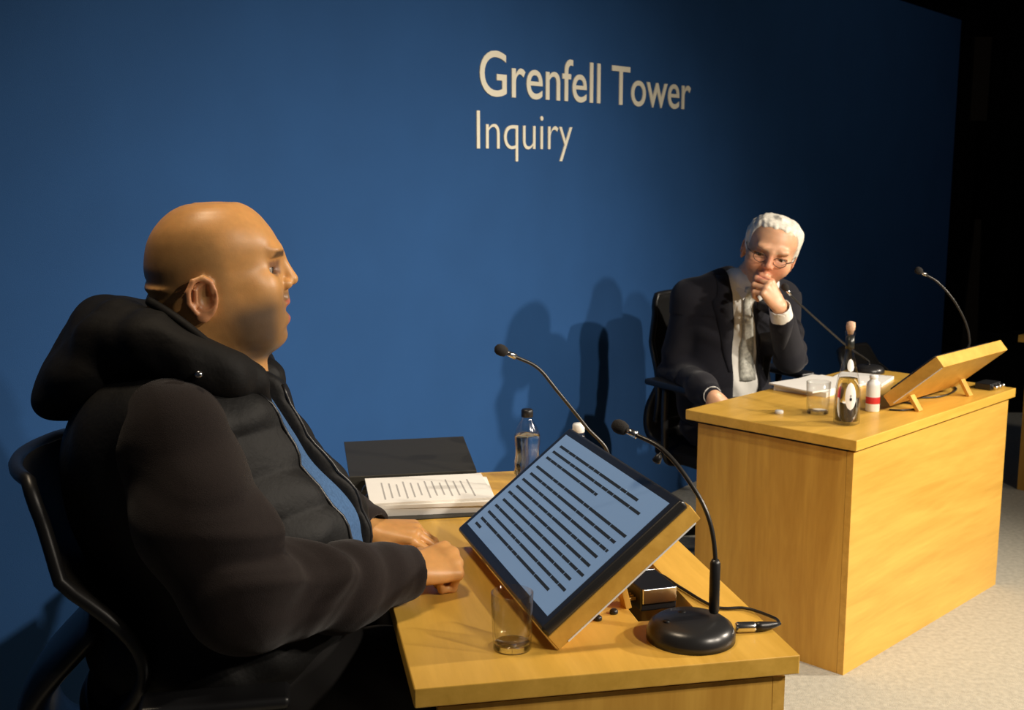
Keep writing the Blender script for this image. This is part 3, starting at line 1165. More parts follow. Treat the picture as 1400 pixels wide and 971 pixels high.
class Head:
    """head modelled in its own frame (1 unit = u metres): x forward, y left, z up, origin between the ears"""

    def __init__(s, S, O, R, u, secs, ear=1.0, nose=1.0, openm=1.0):
        s.S, s.O, s.R, s.u, s.secs = S, np.array(O, float), R, u, np.array(secs, float)
        s.ear, s.nose, s.openm = ear, nose, openm

    def loc(s, X, Y, Zz):
        p = (X - s.O[0], Y - s.O[1], Zz - s.O[2])
        return [(p[0] * s.R[0, i] + p[1] * s.R[1, i] + p[2] * s.R[2, i]) / s.u for i in range(3)]

    def locV(s, V):
        return ((V - s.O) @ s.R / s.u).T

    def w(s, p):
        return s.O + s.R @ (np.array(p, float) * s.u)

    def skull(s, X, Y, Zz, grow=0.):
        x, y, z = s.loc(X, Y, Zz)
        T = s.secs[np.argsort(s.secs[:, 0])]
        zt = np.linspace(T[0, 0], T[-1, 0], 300)
        f = spline(zt, T[:, 0], T[:, 1])
        b = spline(zt, T[:, 0], T[:, 2])
        wd = spline(zt, T[:, 0], T[:, 3])
        zc = np.clip(z, T[0, 0], T[-1, 0])
        f = np.interp(zc, zt, f) + grow
        b = np.interp(zc, zt, b) - grow
        wd = np.maximum(np.interp(zc, zt, wd), 1) + grow
        cx = b + (f - b) * .46
        a = np.maximum(np.where(x > cx, f - cx, cx - b), 1)
        n = np.where(x > cx, 1.86 + .34 * np.clip((z - 15) / 40, 0, 1), 2.1)
        q = ((np.abs(x - cx) / a) ** n + (np.abs(y) / wd) ** n) ** (1 / n)
        d = (q - 1) * np.minimum(a, wd)
        d = np.maximum(d, (z - T[-1, 0] - grow))
        d = np.maximum(d, (T[0, 0] - grow - z))
        return d * s.u

    def ell(s, c, r, k=4, op='u', rot=None):
        R = s.R if rot is None else s.R @ np.array(Matrix.Rotation(rot[0], 3, rot[1]))
        s.S.ell(s.w(c), np.array(r) * s.u, R, k * s.u, op)

    def cap(s, a, b, ra, rb, k=4, op='u'):
        s.S.cap(s.w(a), s.w(b), ra * s.u, rb * s.u, k * s.u, op)

    def sculpt(s, brow=1.0, cheek=1.0):
        u = s.u
        s.S.add(s.skull, s.O - 125 * u, s.O + 125 * u, .006)
        for sg in (-1, 1):
            s.ell((76, sg * 24, 38), (15, 24, 9), 12)                       # brow ridge
            s.ell((88, sg * 42, 11), (23, 24, 13), 12, 's')                 # eye socket
            s.ell((58, sg * 40, -16), (24, 24, 26), 34)                     # cheek bone
            # lids around the eyeball
            s.ell((65, sg * 32, 11), (13.5, 15, 13), 4)
            s.ell((74, sg * 36, 10.5), (14, 15, 4.8), 1.2, 's')
            s.cap((77, sg * 20, 18), (77, sg * 31, 20), 2.4, 2.4, 3)
            s.cap((77, sg * 31, 20), (67, sg * 43, 15), 2.4, 1.8, 3)
            s.cap((76, sg * 22, 3), (70, sg * 40, 3), 2.4, 2.0, 4)
            s.cap((87, sg * 12, 33), (87, sg * 27, 36), 3.0, 3.4, 5)        # eyebrow
            s.cap((87, sg * 27, 36), (73, sg * 46, 32), 3.2, 2, 5)
        # nose
        ns = s.nose
        s.cap((80, 0, 28), (80, 0, -10), 13, 14, 10)
        s.cap((87, 0, 27), (100 * ns, 0, 2), 7.5, 8, 8)
        s.ell((104 * ns, 0, -6), (9, 9.5, 8.5), 5)
        for sg in (-1, 1):
            s.ell((95, sg * 10.5, -12), (9, 6.5, 7.5), 4)
            s.ell((98, sg * 6, -19), (5.5, 3.2, 4), 2, 's')
        s.cap((92, 0, -18), (93, 0, -32), 5, 7, 8)                           # philtrum
        # mouth
        s.ell((89, 0, -38), (11, 21, 5.2), 4)
        s.ell((87, 0, -61), (11, 18, 6), 4)
        s.ell((83, 0, -58), (12, 24, 12), 10)
        if s.openm > 0:
            s.ell((97, 0, -50), (18, 20, 7 * s.openm), 2, 's')
        else:
            s.ell((101, 0, -50), (9, 20, 1.5), 2, 's')
        s.ell((86, 0, -71), (8, 14, 3), 6, 's')
        s.ell((80, 0, -84), (13, 17, 11), 10)                                 # chin
        # ears
        e = s.ear
        for sg in (-1, 1):
            T = s.secs[np.argsort(s.secs[:, 0])]
            wy = float(np.interp(-20, T[:, 0], T[:, 3])) * .985
            rr = (sg * .32, 'Z')
            cx, cz = -19, -19
            s.ell((cx, sg * (wy + 4), cz), (21 * e, 8, 29 * e), 3, 'u', rr)
            s.ell((cx + 5, sg * (wy + 12), cz + 3), (12.5 * e, 8.5, 18 * e), 2, 's', rr)
            pts = [(cx + 12, cz + 8), (cx + 11, cz + 21), (cx + 1, cz + 28), (cx - 12, cz + 24), (cx - 19, cz + 10), (cx - 18, cz - 6), (cx - 10, cz - 18)]
            P = [(px, sg * (wy + 9 + .32 * (cx + 4 - px) * .6), pz) for px, pz in pts]
            for a, b in zip(P, P[1:]):
                s.cap(a, b, 3.8, 3.8, 2)
            s.cap((cx - 9, sg * (wy + 9), cz + 12), (cx - 10, sg * (wy + 9), cz - 8), 3, 3, 3)
            s.ell((cx - 2, sg * (wy + 7), cz - 24), (9.5, 5, 9), 3)
            s.ell((cx + 14, sg * (wy + 5), cz - 2), (4, 5, 6), 3)

    def eyes(s, parent, look=(0, 0)):
        for sg in (-1, 1):
            bm = BM()
            c = s.w((65, sg * 31, 11))
            add_ball(bm, c, 11.6 * s.u)
            e = obj('eye', bm, M_['eye'], parent, True)
            bm = BM()
            d = s.R @ nrm((1, look[0] + sg * .06, look[1]))
            q = Vector(d).to_track_quat('Z', 'Y').to_matrix().to_4x4()
            add_ball(bm, (0, 0, 0), (5.2 * s.u, 5.2 * s.u, 1.6 * s.u), Matrix.Translation(Vector(c + d * 10.6 * s.u)) @ q)
            obj('iris', bm, M_['iris'], e, True)


def hand(S, W, f, n, side, curls, sz=1.0, thumb=((.75, .55, -.35), (.9, .1, -.4)), wr=.027, spread=.12, palmk=.012):
    """W wrist, f finger direction, n back-of-hand normal, side +1 when n x f points to the thumb"""
    f = nrm(f)
    n = nrm(np.array(n) - np.dot(n, f) * f)
    s_ = np.cross(n, f) * side
    W = np.array(W, float)

    def P(a, b, c):
        return W + (f * a + s_ * b + n * c) * sz
    kn = [(.088, .030, 0), (.093, .010, .003), (.089, -.011, .001), (.080, -.030, -.004)]
    for i, (a, b, c) in enumerate(kn):
        S.cap(P(.004, b * .45, 0), P(a, b, c), .0165 * sz, .0125 * sz, palmk)
    S.ell(P(.045, 0, -.004), (.045 * sz, .034 * sz, .014 * sz), np.stack([f, s_, n], 1), palmk)
    S.ell(P(.035, .024, -.013), (.034 * sz, .017 * sz, .015 * sz), np.stack([f, s_, n], 1), palmk)
    ln = [(.045, .027, .021), (.049, .031, .022), (.046, .029, .022), (.036, .022, .020)]
    rad = [.0098, .0100, .0095, .0085]
    for i in range(4):
        p = P(*kn[i])
        ang = 0
        sp = (1.5 - i) * spread
        d0 = nrm(f + s_ * sp)
        for j in range(3):
            ang += math.radians(curls[i][j])
            d = d0 * math.cos(ang) - n * math.sin(ang)
            q = p + d * ln[i][j] * sz
            r0 = rad[i] * (1 - .09 * j) * sz
            S.cap(p, q, r0 * 1.04, r0 * .93, .003 if j or True else .006)
            S.ell(p, (r0 * 1.1,) * 3, None, .004)
            p = q
    t0 = P(.018, .020, -.010)
    t1 = P(.045, .043, -.018)
    S.cap(t0, t1, .015 * sz, .0125 * sz, .010)
    p = t1
    for j, L_ in enumerate((.034, .028)):
        d = thumb[j]
        d = nrm(f * d[0] + s_ * d[1] + n * d[2])
        q = p + d * L_ * sz
        S.cap(p, q, .0118 * sz, .0100 * sz, .004)
        p = q


def ss(x, a, b):
    t = np.clip((x - a) / (b - a), 0, 1)
    return t * t * (3 - 2 * t)


# ---------- the man in the hooded jacket (near) ----------
NO = Vector((-.62, 2.24, 0))


def nl(a, b, z):
    """point by the near man's chest: a forward, b to his left, z height"""
    p = NO + NU * a + NV * b
    return np.array((p.x, p.y, z))


NRm = np.stack([np.array(NU), np.array(NV), np.array((0, 0, 1.))], 1)
person = empty('person', (NO.x, NO.y, .5), 0, 'heavily built bald person in a black hooded jacket seated at the near desk, hands together', 'person')


def reparent(o, root):
    o.parent = root
    o.matrix_parent_inverse = Matrix.Translation(root.location).inverted()


SH_R = np.array(at(238, 612, 2.05))
EL_R = np.array(at(335, 812, 1.96))
WR_R = np.array(at(562, 781, 2.17))
SH_L = nl(.00, .25, 1.13)
EL_L = nl(.12, .35, .89)
WR_L = np.array(at(508, 727, 2.45))
HU = .00137
hO = np.array(at(295, 380, 2.24))
hR = frame(math.radians(15), math.radians(1))
secs_n = [(105, 9, -2, 1), (104, 27, -21, 22), (101, 41, -37, 38), (96, 51, -50, 49), (88, 61, -62, 58), (75, 72, -75, 68), (56, 84, -87, 75), (40, 89, -92, 78), (28, 88, -94, 79),
          (16, 86, -95, 79), (0, 86, -93, 78), (-16, 87, -89, 76), (-38, 88, -78, 74), (-51, 87, -70, 73), (-62, 85, -60, 71), (-75, 82, -45, 66), (-86, 78, -30, 56), (-95, 66, -15, 40), (-99, 50, 0, 22)]
S = Sculpt((-1.0, 1.78, .47), (-.02, 2.75, 1.56), .0033)
hd = Head(S, hO, hR, HU, secs_n, ear=1.0)
hd.sculpt()
# thick neck with rolls at the nape, jowls and double chin
hd.cap((-26, 0, -28), (-32, 0, -130), 66, 78, 14)
hd.cap((10, 0, -70), (0, 0, -135), 52, 66, 20)
hd.ell((52, 0, -88), (34, 42, 20), 14)
for sg in (-1, 1):
    hd.ell((34, sg * 32, -64), (46, 36, 34), 34)
    hd.ell((-55, sg * 22, -8), (38, 42, 8), 5)
hd.ell((-62, 0, -9), (33, 50, 8), 4)
hd.ell((-58, 0, -27), (37, 56, 9), 4)
hd.ell((-97, 0, -17), (7, 46, 2.6), 3, 's')
hd.ell((-98, 0, 1), (7, 40, 2), 3, 's')
# trunk, arms and legs below the clothes
S.ell(nl(0, 0, 1.0), (.18, .21, .22), NRm, .05)
S.ell(nl(.04, 0, .80), (.20, .21, .22), NRm, .05)
S.cap(nl(.0, -.19, 1.13), nl(.0, .19, 1.13), .07, .07, .05)
S.chain([nl(0, -.17, 1.12), SH_R, EL_R, WR_R], [.06, .06, .05, .026], .02)
S.chain([nl(0, .17, 1.12), SH_L, EL_L, WR_L], [.06, .06, .05, .026], .02)
for sg in (-1, 1):
    S.chain([nl(.02, sg * .1, .60), nl(.38, sg * .13, .56)], [.08, .065], .03)
fR = np.array(at(612, 757, 2.28)) - WR_R
hand(S, WR_R, (.66, .52, .02), (-.02, -.60, .80), 1, [(72, 92, 60), (78, 95, 60), (84, 95, 60), (88, 95, 60)], 1.12, thumb=((.6, .5, -.6), (.5, -.2, -.8)), spread=.10)
hand(S, WR_L, (.95, -.12, .02), (.10, -.30, .95), -1, [(30, 52, 35), (38, 60, 40), (44, 62, 40), (50, 64, 40)], 1.08, thumb=((.85, .45, -.3), (.95, -.1, -.35)), spread=.10)
body, V = S.build('body', skin_mat('olive_skin', .42, .5))
reparent(body, person)
x, y, z = hd.locV(V)
near_head = (z > -140) & (np.abs(x) < 130) & (np.abs(y) < 110)
beard = lambda V: near_head * ss(x + .25 * z, -32, 22) * (1 - ss(z - .2 * x, -58, -22)) * (1 - ss(x, 66, 92) * .45) * ss(z, -125, -105) * .93
stub = lambda V: near_head * (1 - ss(x + .25 * z, 2, 26)) * (1 - ss(z, 45, 80)) * ss(z + .2 * x, -50, -15) * (np.abs(y) < 82) * (1 - ((x > -45) & (x < 3) & (z < 12)) * ss(np.abs(y), 80, 84)) * .42
must = lambda V: near_head * ss(x, 84, 89) * ss(z, -37, -33) * (1 - ss(z, -26, -20)) * (np.abs(y) < 24) * .5
lips = lambda V: near_head * ss(x, 82, 88) * (((z > -68) & (z < -55)) | ((z > -45) & (z < -34))) * (1 - ss(np.abs(y), 15, 24)) * .9
brow = lambda V: near_head * ss(x, 66, 74) * ss(z, 26, 29) * (1 - ss(z, 36, 39)) * ss(np.abs(y), 8, 12) * (1 - ss(np.abs(y), 44, 50)) * .85
lidd = lambda V: near_head * ss(x, 62, 70) * ss(z, 1, 7) * (1 - ss(z, 20, 27)) * ss(np.abs(y), 12, 18) * (1 - ss(np.abs(y), 44, 54)) * .8
inm = lambda V: near_head * ss(x, 70, 80) * (1 - ss(x, 88, 92)) * (z > -55) * (z < -45) * (np.abs(y) < 18) * .8
earc = lambda V: near_head * ss(np.abs(y), 77, 82) * (x > -48) * (x < 5) * ss(-z, -12, -4) * (z > -52) * .5
paint(body, V, (.70, .355, .12), [(stub, (.17, .115, .05)), (beard, (.085, .058, .038)), (must, (.12, .08, .06)), (lips, (.55, .16, .11)), (inm, (.10, .02, .02)), (brow, (.05, .032, .02)), (lidd, (.16, .075, .055)), (earc, (.62, .24, .15))])
hd.eyes(body, (0.05, 0))
for o in body.children:
    pass

# jacket body
J = Sculpt((-1.05, 1.80, .50), (-.05, 2.72, 1.33), .0045)
J.ell(nl(-.01, 0, 1.00), (.235, .255, .24), NRm, .05)
J.ell(nl(.08, 0, .84), (.258, .265, .24), NRm, .06)
J.ell(nl(.04, 0, .68), (.26, .265, .16), NRm, .06)
J.cap(nl(-.02, -.20, 1.13), nl(-.02, .20, 1.13), .085, .085, .06)
J.cap(nl(-.10, -.13, 1.10), nl(-.12, .15, 1.11), .09, .09, .08)
J.cap(nl(.08, -.12, 1.13), nl(.12, -.02, 1.15), .06, .045, .05)
J.cap(nl(.08, .12, 1.13), nl(.12, .05, 1.15), .06, .045, .05)
J.cap(nl(-.05, 0, 1.15), nl(-.03, 0, 1.20), .12, .10, .05)


def quilt(X, Y, Zz):
    a = (X - NO.x) * NU.x + (Y - NO.y) * NU.y
    b = (X - NO.x) * NV.x + (Y - NO.y) * NV.y
    front = np.clip((a - .0) / .1, 0, 1)
    q = .006 * np.abs(np.sin(Zz * 42 + 3.0 * np.sin(b * 9))) + .004 * np.sin(a * 50 + 34 * Zz + 5 * np.sin(b * 20)) * np.sin(Zz * 31 + 2)
    return -q * front + .0018 * np.sin(Zz * 30 + a * 25 + 3 * np.sin(20 * b))


J.add(quilt, (-1.05, 1.8, .5), (-.05, 2.72, 1.33), .01, '+')


OPB = -.085


def opening(X, Y, Zz):
    """the strip left open down the front between the two zip edges"""
    a = (X - NO.x) * NU.x + (Y - NO.y) * NU.y
    b = (X - NO.x) * NV.x + (Y - NO.y) * NV.y
    half = np.interp(Zz, [.70, .80, .9, 1.0, 1.1, 1.2], [.040, .048, .048, .040, .030, .036])
    return np.maximum(np.abs(b - OPB) - half, np.maximum(.0 - a, .70 - Zz) )


J.add(opening, (-1.05, 1.8, .5), (-.05, 2.72, 1.33), .012, 's')
o, JV = J.build('jacket', M_['quilt'])
JQ = J.Q
reparent(o, person)
# shirt seen through the open jacket
T = Sculpt((-.85, 1.95, .60), (-.05, 2.6, 1.30), .005)
T.ell(nl(-.01, 0, 1.00), (.222, .235, .235), NRm, .05)
T.ell(nl(.08, 0, .84), (.245, .245, .23), NRm, .06)
T.cap(nl(.02, -.06, 1.13), nl(.02, .06, 1.13), .11, .11, .06)
T.add(lambda X, Y, Zz: .0025 * np.sin(Zz * 70 + X * 50) + .002 * np.sin(Y * 90 + Zz * 25), (-.85, 1.95, .6), (-.05, 2.6, 1.3), .01, '+')
o, _ = T.build('shirt', M_['shirtblue'])
reparent(o, person)
# zip edges, laid on the jacket on both sides of the opening
tree = BVHTree.FromPolygons([Vector(v) for v in JV], [list(map(int, q)) for q in JQ])
for sg in (-1, 1):
    bm = BM()
    pts = []
    for zz in np.linspace(1.18, .72, 24):
        hf = float(np.interp(zz, [.70, .80, .9, 1.0, 1.1, 1.2], [.040, .048, .048, .040, .030, .036])) + .009
        hit = tree.ray_cast(Vector(nl(.9, OPB + sg * hf, zz)), -NU)[0]
        if hit is not None:
            pts.append(hit + NU * .0005)
    add_tube(bm, pts, .0038, 8)
    o = obj('zip_edge', bm, M_['black_plastic'], None, True)
    reparent(o, person)

# sleeves
def folds(P0, P1, amp, freq, phase, r=.16):
    ax = nrm(np.array(P1) - np.array(P0))
    P0 = np.array(P0)

    def fn(X, Y, Zz):
        t = (X - P0[0]) * ax[0] + (Y - P0[1]) * ax[1] + (Zz - P0[2]) * ax[2]
        s_ = np.sin(freq * t + phase + 2.5 * np.sin(14 * Zz + 9 * X) + 1.2 * np.sin(23 * Y - 11 * X))
        return -amp * np.sign(s_) * np.abs(s_) ** 1.5
    return fn


def sleeve(name, pts, rs, lo, hi, cuff_c, cuff_d, cuff_r, foldspec, h=.004):
    A_ = Sculpt(lo, hi, h)
    A_.chain(pts, rs, .05)
    for (p0, p1, amp, fr, ph, c, rad) in foldspec:
        fn0 = folds(p0, p1, amp, fr, ph)
        c = np.array(c)

        def fn(X, Y, Zz, fn0=fn0, c=c, rad=rad):
            g = np.exp(-((X - c[0]) ** 2 + (Y - c[1]) ** 2 + (Zz - c[2]) ** 2) / rad ** 2)
            return fn0(X, Y, Zz) * g
        A_.add(fn, lo, hi, .01, '+')
    # ribbed cuff, its hollow end, and the seam behind it
    d = nrm(cuff_d)
    cc = np.array(cuff_c)
    A_.cap(cc - d * .05, cc - d * .047, cuff_r * 1.16, cuff_r * 1.16, .01)
    A_.cap(cc + d * .012, cc + d * .10, cuff_r * .76, cuff_r * .82, .006, 's')

    def cut(X, Y, Zz):
        return ((X - cc[0]) * d[0] + (Y - cc[1]) * d[1] + (Zz - cc[2]) * d[2]) - .018
    A_.add(cut, lo, hi, .01, 'i')
    o, _ = A_.build(name, M_['knit'], None, 3)
    reparent(o, person)
    return o


m_up = SH_R * .5 + EL_R * .5 + np.array((-.01, -.012, 0))
fw = nrm(WR_R - EL_R)
sleeve('sleeve', [nl(-.02, -.20, 1.14), SH_R, m_up, EL_R, EL_R * .45 + WR_R * .55 + np.array((0, 0, -.012)), WR_R - fw * .02],
       [.085, .095, .105, .095, .072, .054], (-1.0, 1.78, .70), (-.1, 2.4, 1.32), WR_R - fw * .01, fw, .052,
       [(SH_R, EL_R, .012, 46, 0, EL_R * .75 + SH_R * .25 + np.array((.10, -.02, .04)), .13), (EL_R, WR_R, .018, 58, 1, EL_R * .5 + WR_R * .5 + np.array((-.02, -.03, .04)), .10), (EL_R, WR_R, .012, 75, 0, WR_R - fw * .08, .07), (SH_R, EL_R, .004, 26, 2, SH_R * .9 + EL_R * .1, .17)])
fl_ = nrm(WR_L - EL_L)
sleeve('sleeve', [nl(-.02, .20, 1.13), SH_L, EL_L, WR_L - fl_ * .02], [.085, .09, .09, .056], (-.95, 2.2, .70), (-.1, 2.85, 1.32), WR_L - fl_ * .01, fl_, .052,
       [(EL_L, WR_L, .006, 60, 1, WR_L - fl_ * .08, .10)])

# hood lying round the neck
K = Sculpt((-1.12, 1.88, .98), (-.32, 2.68, 1.42), .004)
K.ell(np.array(at(136, 502, 2.26)), (.105, .17, .082), np.array(Matrix.Rotation(.2, 3, 'Z') @ Matrix.Rotation(-.45, 3, 'Y')), .05)
K.ell(np.array(at(98, 535, 2.26)), (.062, .13, .055), None, .03)
K.chain([np.array(at(172, 450, 2.20)), np.array(at(150, 455, 2.30)), np.array(at(180, 450, 2.40))], [.05, .055, .045], .07)
ringp = [at(160, 470, 2.16), at(212, 472, 2.11), at(262, 496, 2.09), at(310, 514, 2.105), at(346, 522, 2.155)]
K.chain([np.array(p) for p in ringp], [.060, .050, .038, .031, .027], .06)
K.chain([np.array(p) for p in [at(150, 462, 2.36), at(215, 455, 2.42), at(290, 480, 2.42), at(345, 500, 2.38), at(366, 514, 2.32)]], [.06, .05, .045, .036, .031], .05)
K.chain([np.array(at(366, 514, 2.32)), np.array(at(374, 545, 2.31))], [.030, .02], .02)
K.chain([np.array(at(346, 522, 2.155)), np.array(at(358, 548, 2.18))], [.027, .018], .02)
# folds that follow the hood round the neck
NC = np.array(at(262, 440, 2.24))


def hoodfold(X, Y, Zz):
    r_ = np.sqrt(((X - NC[0])) ** 2 + ((Y - NC[1])) ** 2)
    an = np.arctan2(Y - NC[1], X - NC[0])
    s_ = np.sin((r_ - .9 * Zz) * 50 + 1.0 * np.sin(3 * an + 1) + .3 * np.sin(7 * an))
    return -.0026 * np.sign(s_) * np.abs(s_) ** 1.3 - .001 * np.sin(17 * an + 50 * Zz)


K.add(hoodfold, (-1.12, 1.88, .98), (-.32, 2.68, 1.42), .01, '+')
# opening for the neck
K.cap(np.array(at(262, 380, 2.24)), np.array(at(262, 470, 2.24)), .088, .078, .01, 's')
o, _ = K.build('hood', M_['hoodm'])
reparent(o, person)
bm = BM()
hem = [at(204, 412, 2.15), at(236, 432, 2.105), at(270, 458, 2.085), at(302, 486, 2.09), at(326, 506, 2.12), at(345, 530, 2.16)]
add_tube(bm, catmull(hem, 8), .0085, 12)
o = obj('hood_hem', bm, M_['hoodm'], None, True)
reparent(o, person)
bm = BM()
seam = [at(150, 420, 2.17), at(190, 452, 2.09), at(232, 484, 2.055), at(272, 505, 2.05)]
add_tube(bm, catmull(seam, 8), [.003 + .005 * math.sin(math.pi * i / 24) for i in range(25)], 12)
o = obj('hood_seam', bm, M_['hoodm'], None, True)
reparent(o, person)
bm = BM()
c = at(272, 512, 2.035)
add_lathe(bm, [(.001, -.006), (.0055, -.006), (.0065, 0), (.0055, .006), (.001, .006)], 20, Matrix.Translation(c) @ Matrix.Rotation(math.pi / 2, 4, 'X'))
o = obj('hood_toggle', bm, M_['steel'], None, True)
reparent(o, person)

def legs(root, hip, kneeL, kneeR, ankL, ankR, r_th, r_kn, m, hipr, R_, yaw):
    P_ = np.array([hip, kneeL, kneeR, ankL, ankR])
    lo = P_.min(0) - .26
    hi = P_.max(0) + .26
    lo[2] = .06
    G = Sculpt(lo, hi, .008)
    G.ell(hip, hipr, R_, .05)
    for sg, kn, an in ((1, kneeL, ankL), (-1, kneeR, ankR)):
        hs = hip + R_[:, 1] * sg * .11
        G.chain([hs, kn], [r_th, r_kn], .03)
        G.chain([kn, kn * .5 + an * .5, an], [r_kn, r_kn * .82, r_kn * .66], .02)
        G.add(lambda X, Y, Zz, an=an: (an[2] - .03 - Zz), an - .12, an + .12, .005, 'i')
    G.add(lambda X, Y, Zz: -.003 * np.sin(X * 55 + 3 * np.sin(Zz * 20)), lo, hi, .01, '+')
    o, _ = G.build('trousers', m)
    reparent(o, root)
    for an in (ankL, ankR):
        f = np.array((math.cos(yaw), math.sin(yaw), 0))
        H_ = Sculpt(an + (-.3, -.3, -.2), an + (.3, .3, .1), .006)
        g = np.array((an[0], an[1], 0))
        H_.chain([g + f * -.04 + (0, 0, .045), g + f * .08 + (0, 0, .038), g + f * .18 + (0, 0, .032)], [.042, .046, .036], .02)
        H_.cap(g + (0, 0, .05), g + (0, 0, .10), .042, .040, .02)
        H_.add(lambda X, Y, Zz: .004 - Zz, an - .3, an + .3, .005, 'i')
        o, _ = H_.build('shoe', M_['black_plastic'])
        reparent(o, root)


legs(person, nl(-.02, 0, .60), nl(.42, .17, .61), nl(.42, -.15, .61), nl(.46, .17, .11), nl(.46, -.17, .11), .125, .095, M_['trouser'], (.20, .23, .11), NRm, NR)


# ---------- office chairs ----------
def office_chair(loc, rz, label, back_h, back_w, tilt, arms=True, seat_h=.48, lumbar=.06, arm_dz=0):
    t = empty('office_chair', loc, rz, label, 'chair', None)

    def prof(k):                       # side profile of the back: k 0 bottom .. 1 top ; x backwards negative
        return -.24 - lumbar * 0 + lumbar * math.sin(math.pi * min(k * 1.6, 1)) - tilt * k ** 1.6
    nu, nv = 16, 22

    def pt(i, j, off=0):
        a = -1 + 2 * i / nu
        k = j / nv
        wd = back_w / 2 * (.80 + .20 * math.sin(math.pi * min(1, .15 + k)))
        cz = seat_h + .09 + back_h * k
        corner = 1 - .10 * max(0, (k - .88) / .12) ** 2
        return Vector((prof(k) + .05 * a * a + off, a * wd * corner, cz))
    bm = BM()
    g = [[bm.verts.new(pt(i, j)) for i in range(nu + 1)] for j in range(nv + 1)]
    for a, b in zip(g, g[1:]):
        for i in range(nu):
            bm.faces.new((a[i], a[i + 1], b[i + 1], b[i]))
    o = obj('backrest', bm, M_['mesh'], t, True)
    so = o.modifiers.new('s', 'SOLIDIFY')
    so.thickness = .012
    bm = BM()
    loop = [pt(0, j) for j in range(nv + 1)] + [pt(i, nv) for i in range(1, nu)] + [pt(nu, j) for j in range(nv, -1, -1)] + [pt(i, 0) for i in range(nu - 1, 0, -1)]
    add_tube(bm, loop, .013, 10, closed=True)
    obj('back_frame', bm, M_['black_plastic'], t, True)
    bm = BM()
    add_tube(bm, catmull([(-.26 + lumbar * .6, 0, seat_h + .09 + back_h * .35), (-.33, 0, seat_h + .10), (-.30, 0, seat_h - .02), (-.10, 0, seat_h - .055)]), .03, 12)
    for v in bm.verts:
        v.co.y *= 5.2
    obj('back_support', bm, M_['black_plastic'], t, True)
    bm = BM()
    pts = []
    for k in range(40):
        a = 2 * math.pi * k / 40
        ca, sa = math.cos(a), math.sin(a)
        pts.append((.01 + .245 * math.copysign(abs(ca) ** .55, ca), .25 * math.copysign(abs(sa) ** .55, sa)))
    add_prism(bm, pts, seat_h - .05, seat_h)
    obj('seat', bm, M_['mesh'], t, bevel=.018)
    if arms:
        for sg in (-1, 1):
            bm = BM()
            add_tube(bm, catmull([(-.02, sg * .20, seat_h - .05), (-.02, sg * .285, seat_h - .03), (-.02, sg * .30, seat_h + .10), (-.02, sg * .30, seat_h + .20 + arm_dz)]), .014, 10)
            ar = obj('armrest', bm, M_['black_plastic'], t, True)
            bm = BM()
            add_box(bm, (.02, sg * .30, seat_h + .215 + arm_dz), (.26, .075, .026))
            obj('arm_pad', bm, M_['black_plastic'], ar, bevel=.011)
    bm = BM()
    add_lathe(bm, [(.001, .10), (.045, .10), (.045, .14), (.028, .15), (.028, seat_h - .07), (.08, seat_h - .06), (.08, seat_h - .048), (.001, seat_h - .048)], 24)
    obj('gas_column', bm, M_['black_plastic'], t, True)
    for k in range(5):
        a = 2 * math.pi * k / 5 + .3
        d = Vector((math.cos(a), math.sin(a), 0))
        bm = BM()
        add_tube(bm, [d * .03 + Z * .12, d * .18 + Z * .10, d * .29 + Z * .075], [.025, .02, .014], 10)
        lg = obj('leg', bm, M_['black_plastic'], t, True)
        bm = BM()
        cr = d.cross(Z)
        for s2 in (-1, 1):
            p = d * .29 + Z * .0275 + cr * .014 * s2
            add_tube(bm, [p - cr * .009, p + cr * .009], .0275, 18)
        obj('castor', bm, M_['black_plastic'], lg, True)
    return t


cp = NO + NU * .02
office_chair((cp.x, cp.y, 0), NR + .0, 'black office chair under the man in the hooded jacket', .47, .50, .10, True, .49, .10, -.04)

# ---------- the man in the suit (middle desk) ----------
yaw_t = math.radians(-76)
FT = frame(yaw_t)
tf, tl, tz = FT[:, 0], FT[:, 1], FT[:, 2]
suit_man = empty('person', (.84, 4.6, .5), 0, 'grey-haired person in dark suit and white shirt, hand over mouth, elbow on desk', 'person')
A3 = lambda x, y, Y: np.array(at(x, y, Y))
HIP = np.array((.86, 4.62, .58))
BEL = A3(988, 520, 4.60)
CH = A3(1006, 440, 4.60)
SHr = A3(944, 408, 4.58)
SHl = A3(1068, 408, 4.66)
ELr = A3(925, 508, 4.62)
WRr = A3(974, 541, 4.24)
ELl = A3(1080, 488, 4.48)
WRl = A3(1066, 420, 4.31)
NB = A3(1024, 385, 4.56)
hu = .00128
HO = A3(1053, 344, 4.43)
HR = frame(math.radians(-104), math.radians(-16), math.radians(17))
secs_f = [(104, 9, 9, 1), (103, 27, -22, 22), (100, 41, -38, 36), (90, 58, -60, 53), (75, 70, -76, 64), (56, 80, -88, 70), (40, 84, -92, 72), (28, 83, -94, 72),
          (16, 81, -94, 71), (0, 82, -88, 70), (-16, 83, -80, 68), (-38, 84, -62, 62), (-51, 84, -48, 58), (-62, 82, -38, 54), (-75, 79, -25, 48), (-86, 75, -10, 38), (-95, 64, 0, 26), (-100, 48, 10, 12)]
S = Sculpt((.42, 4.05, .46), (1.40, 4.95, 1.46), .0032)
h2 = Head(S, HO, HR, hu, secs_f, ear=.95, openm=0)
h2.sculpt()
S.cap(h2.w((-20, 0, -30)), NB, .060, .066, .02)
S.ell(CH, (.11, .16, .19), FT, .05)
S.ell(HIP + (0, 0, .12), (.12, .15, .16), FT, .05)
S.chain([NB, SHr, ELr, WRr], [.05, .045, .038, .025], .02)
S.chain([NB, SHl, ELl, WRl], [.05, .045, .038, .026], .02)
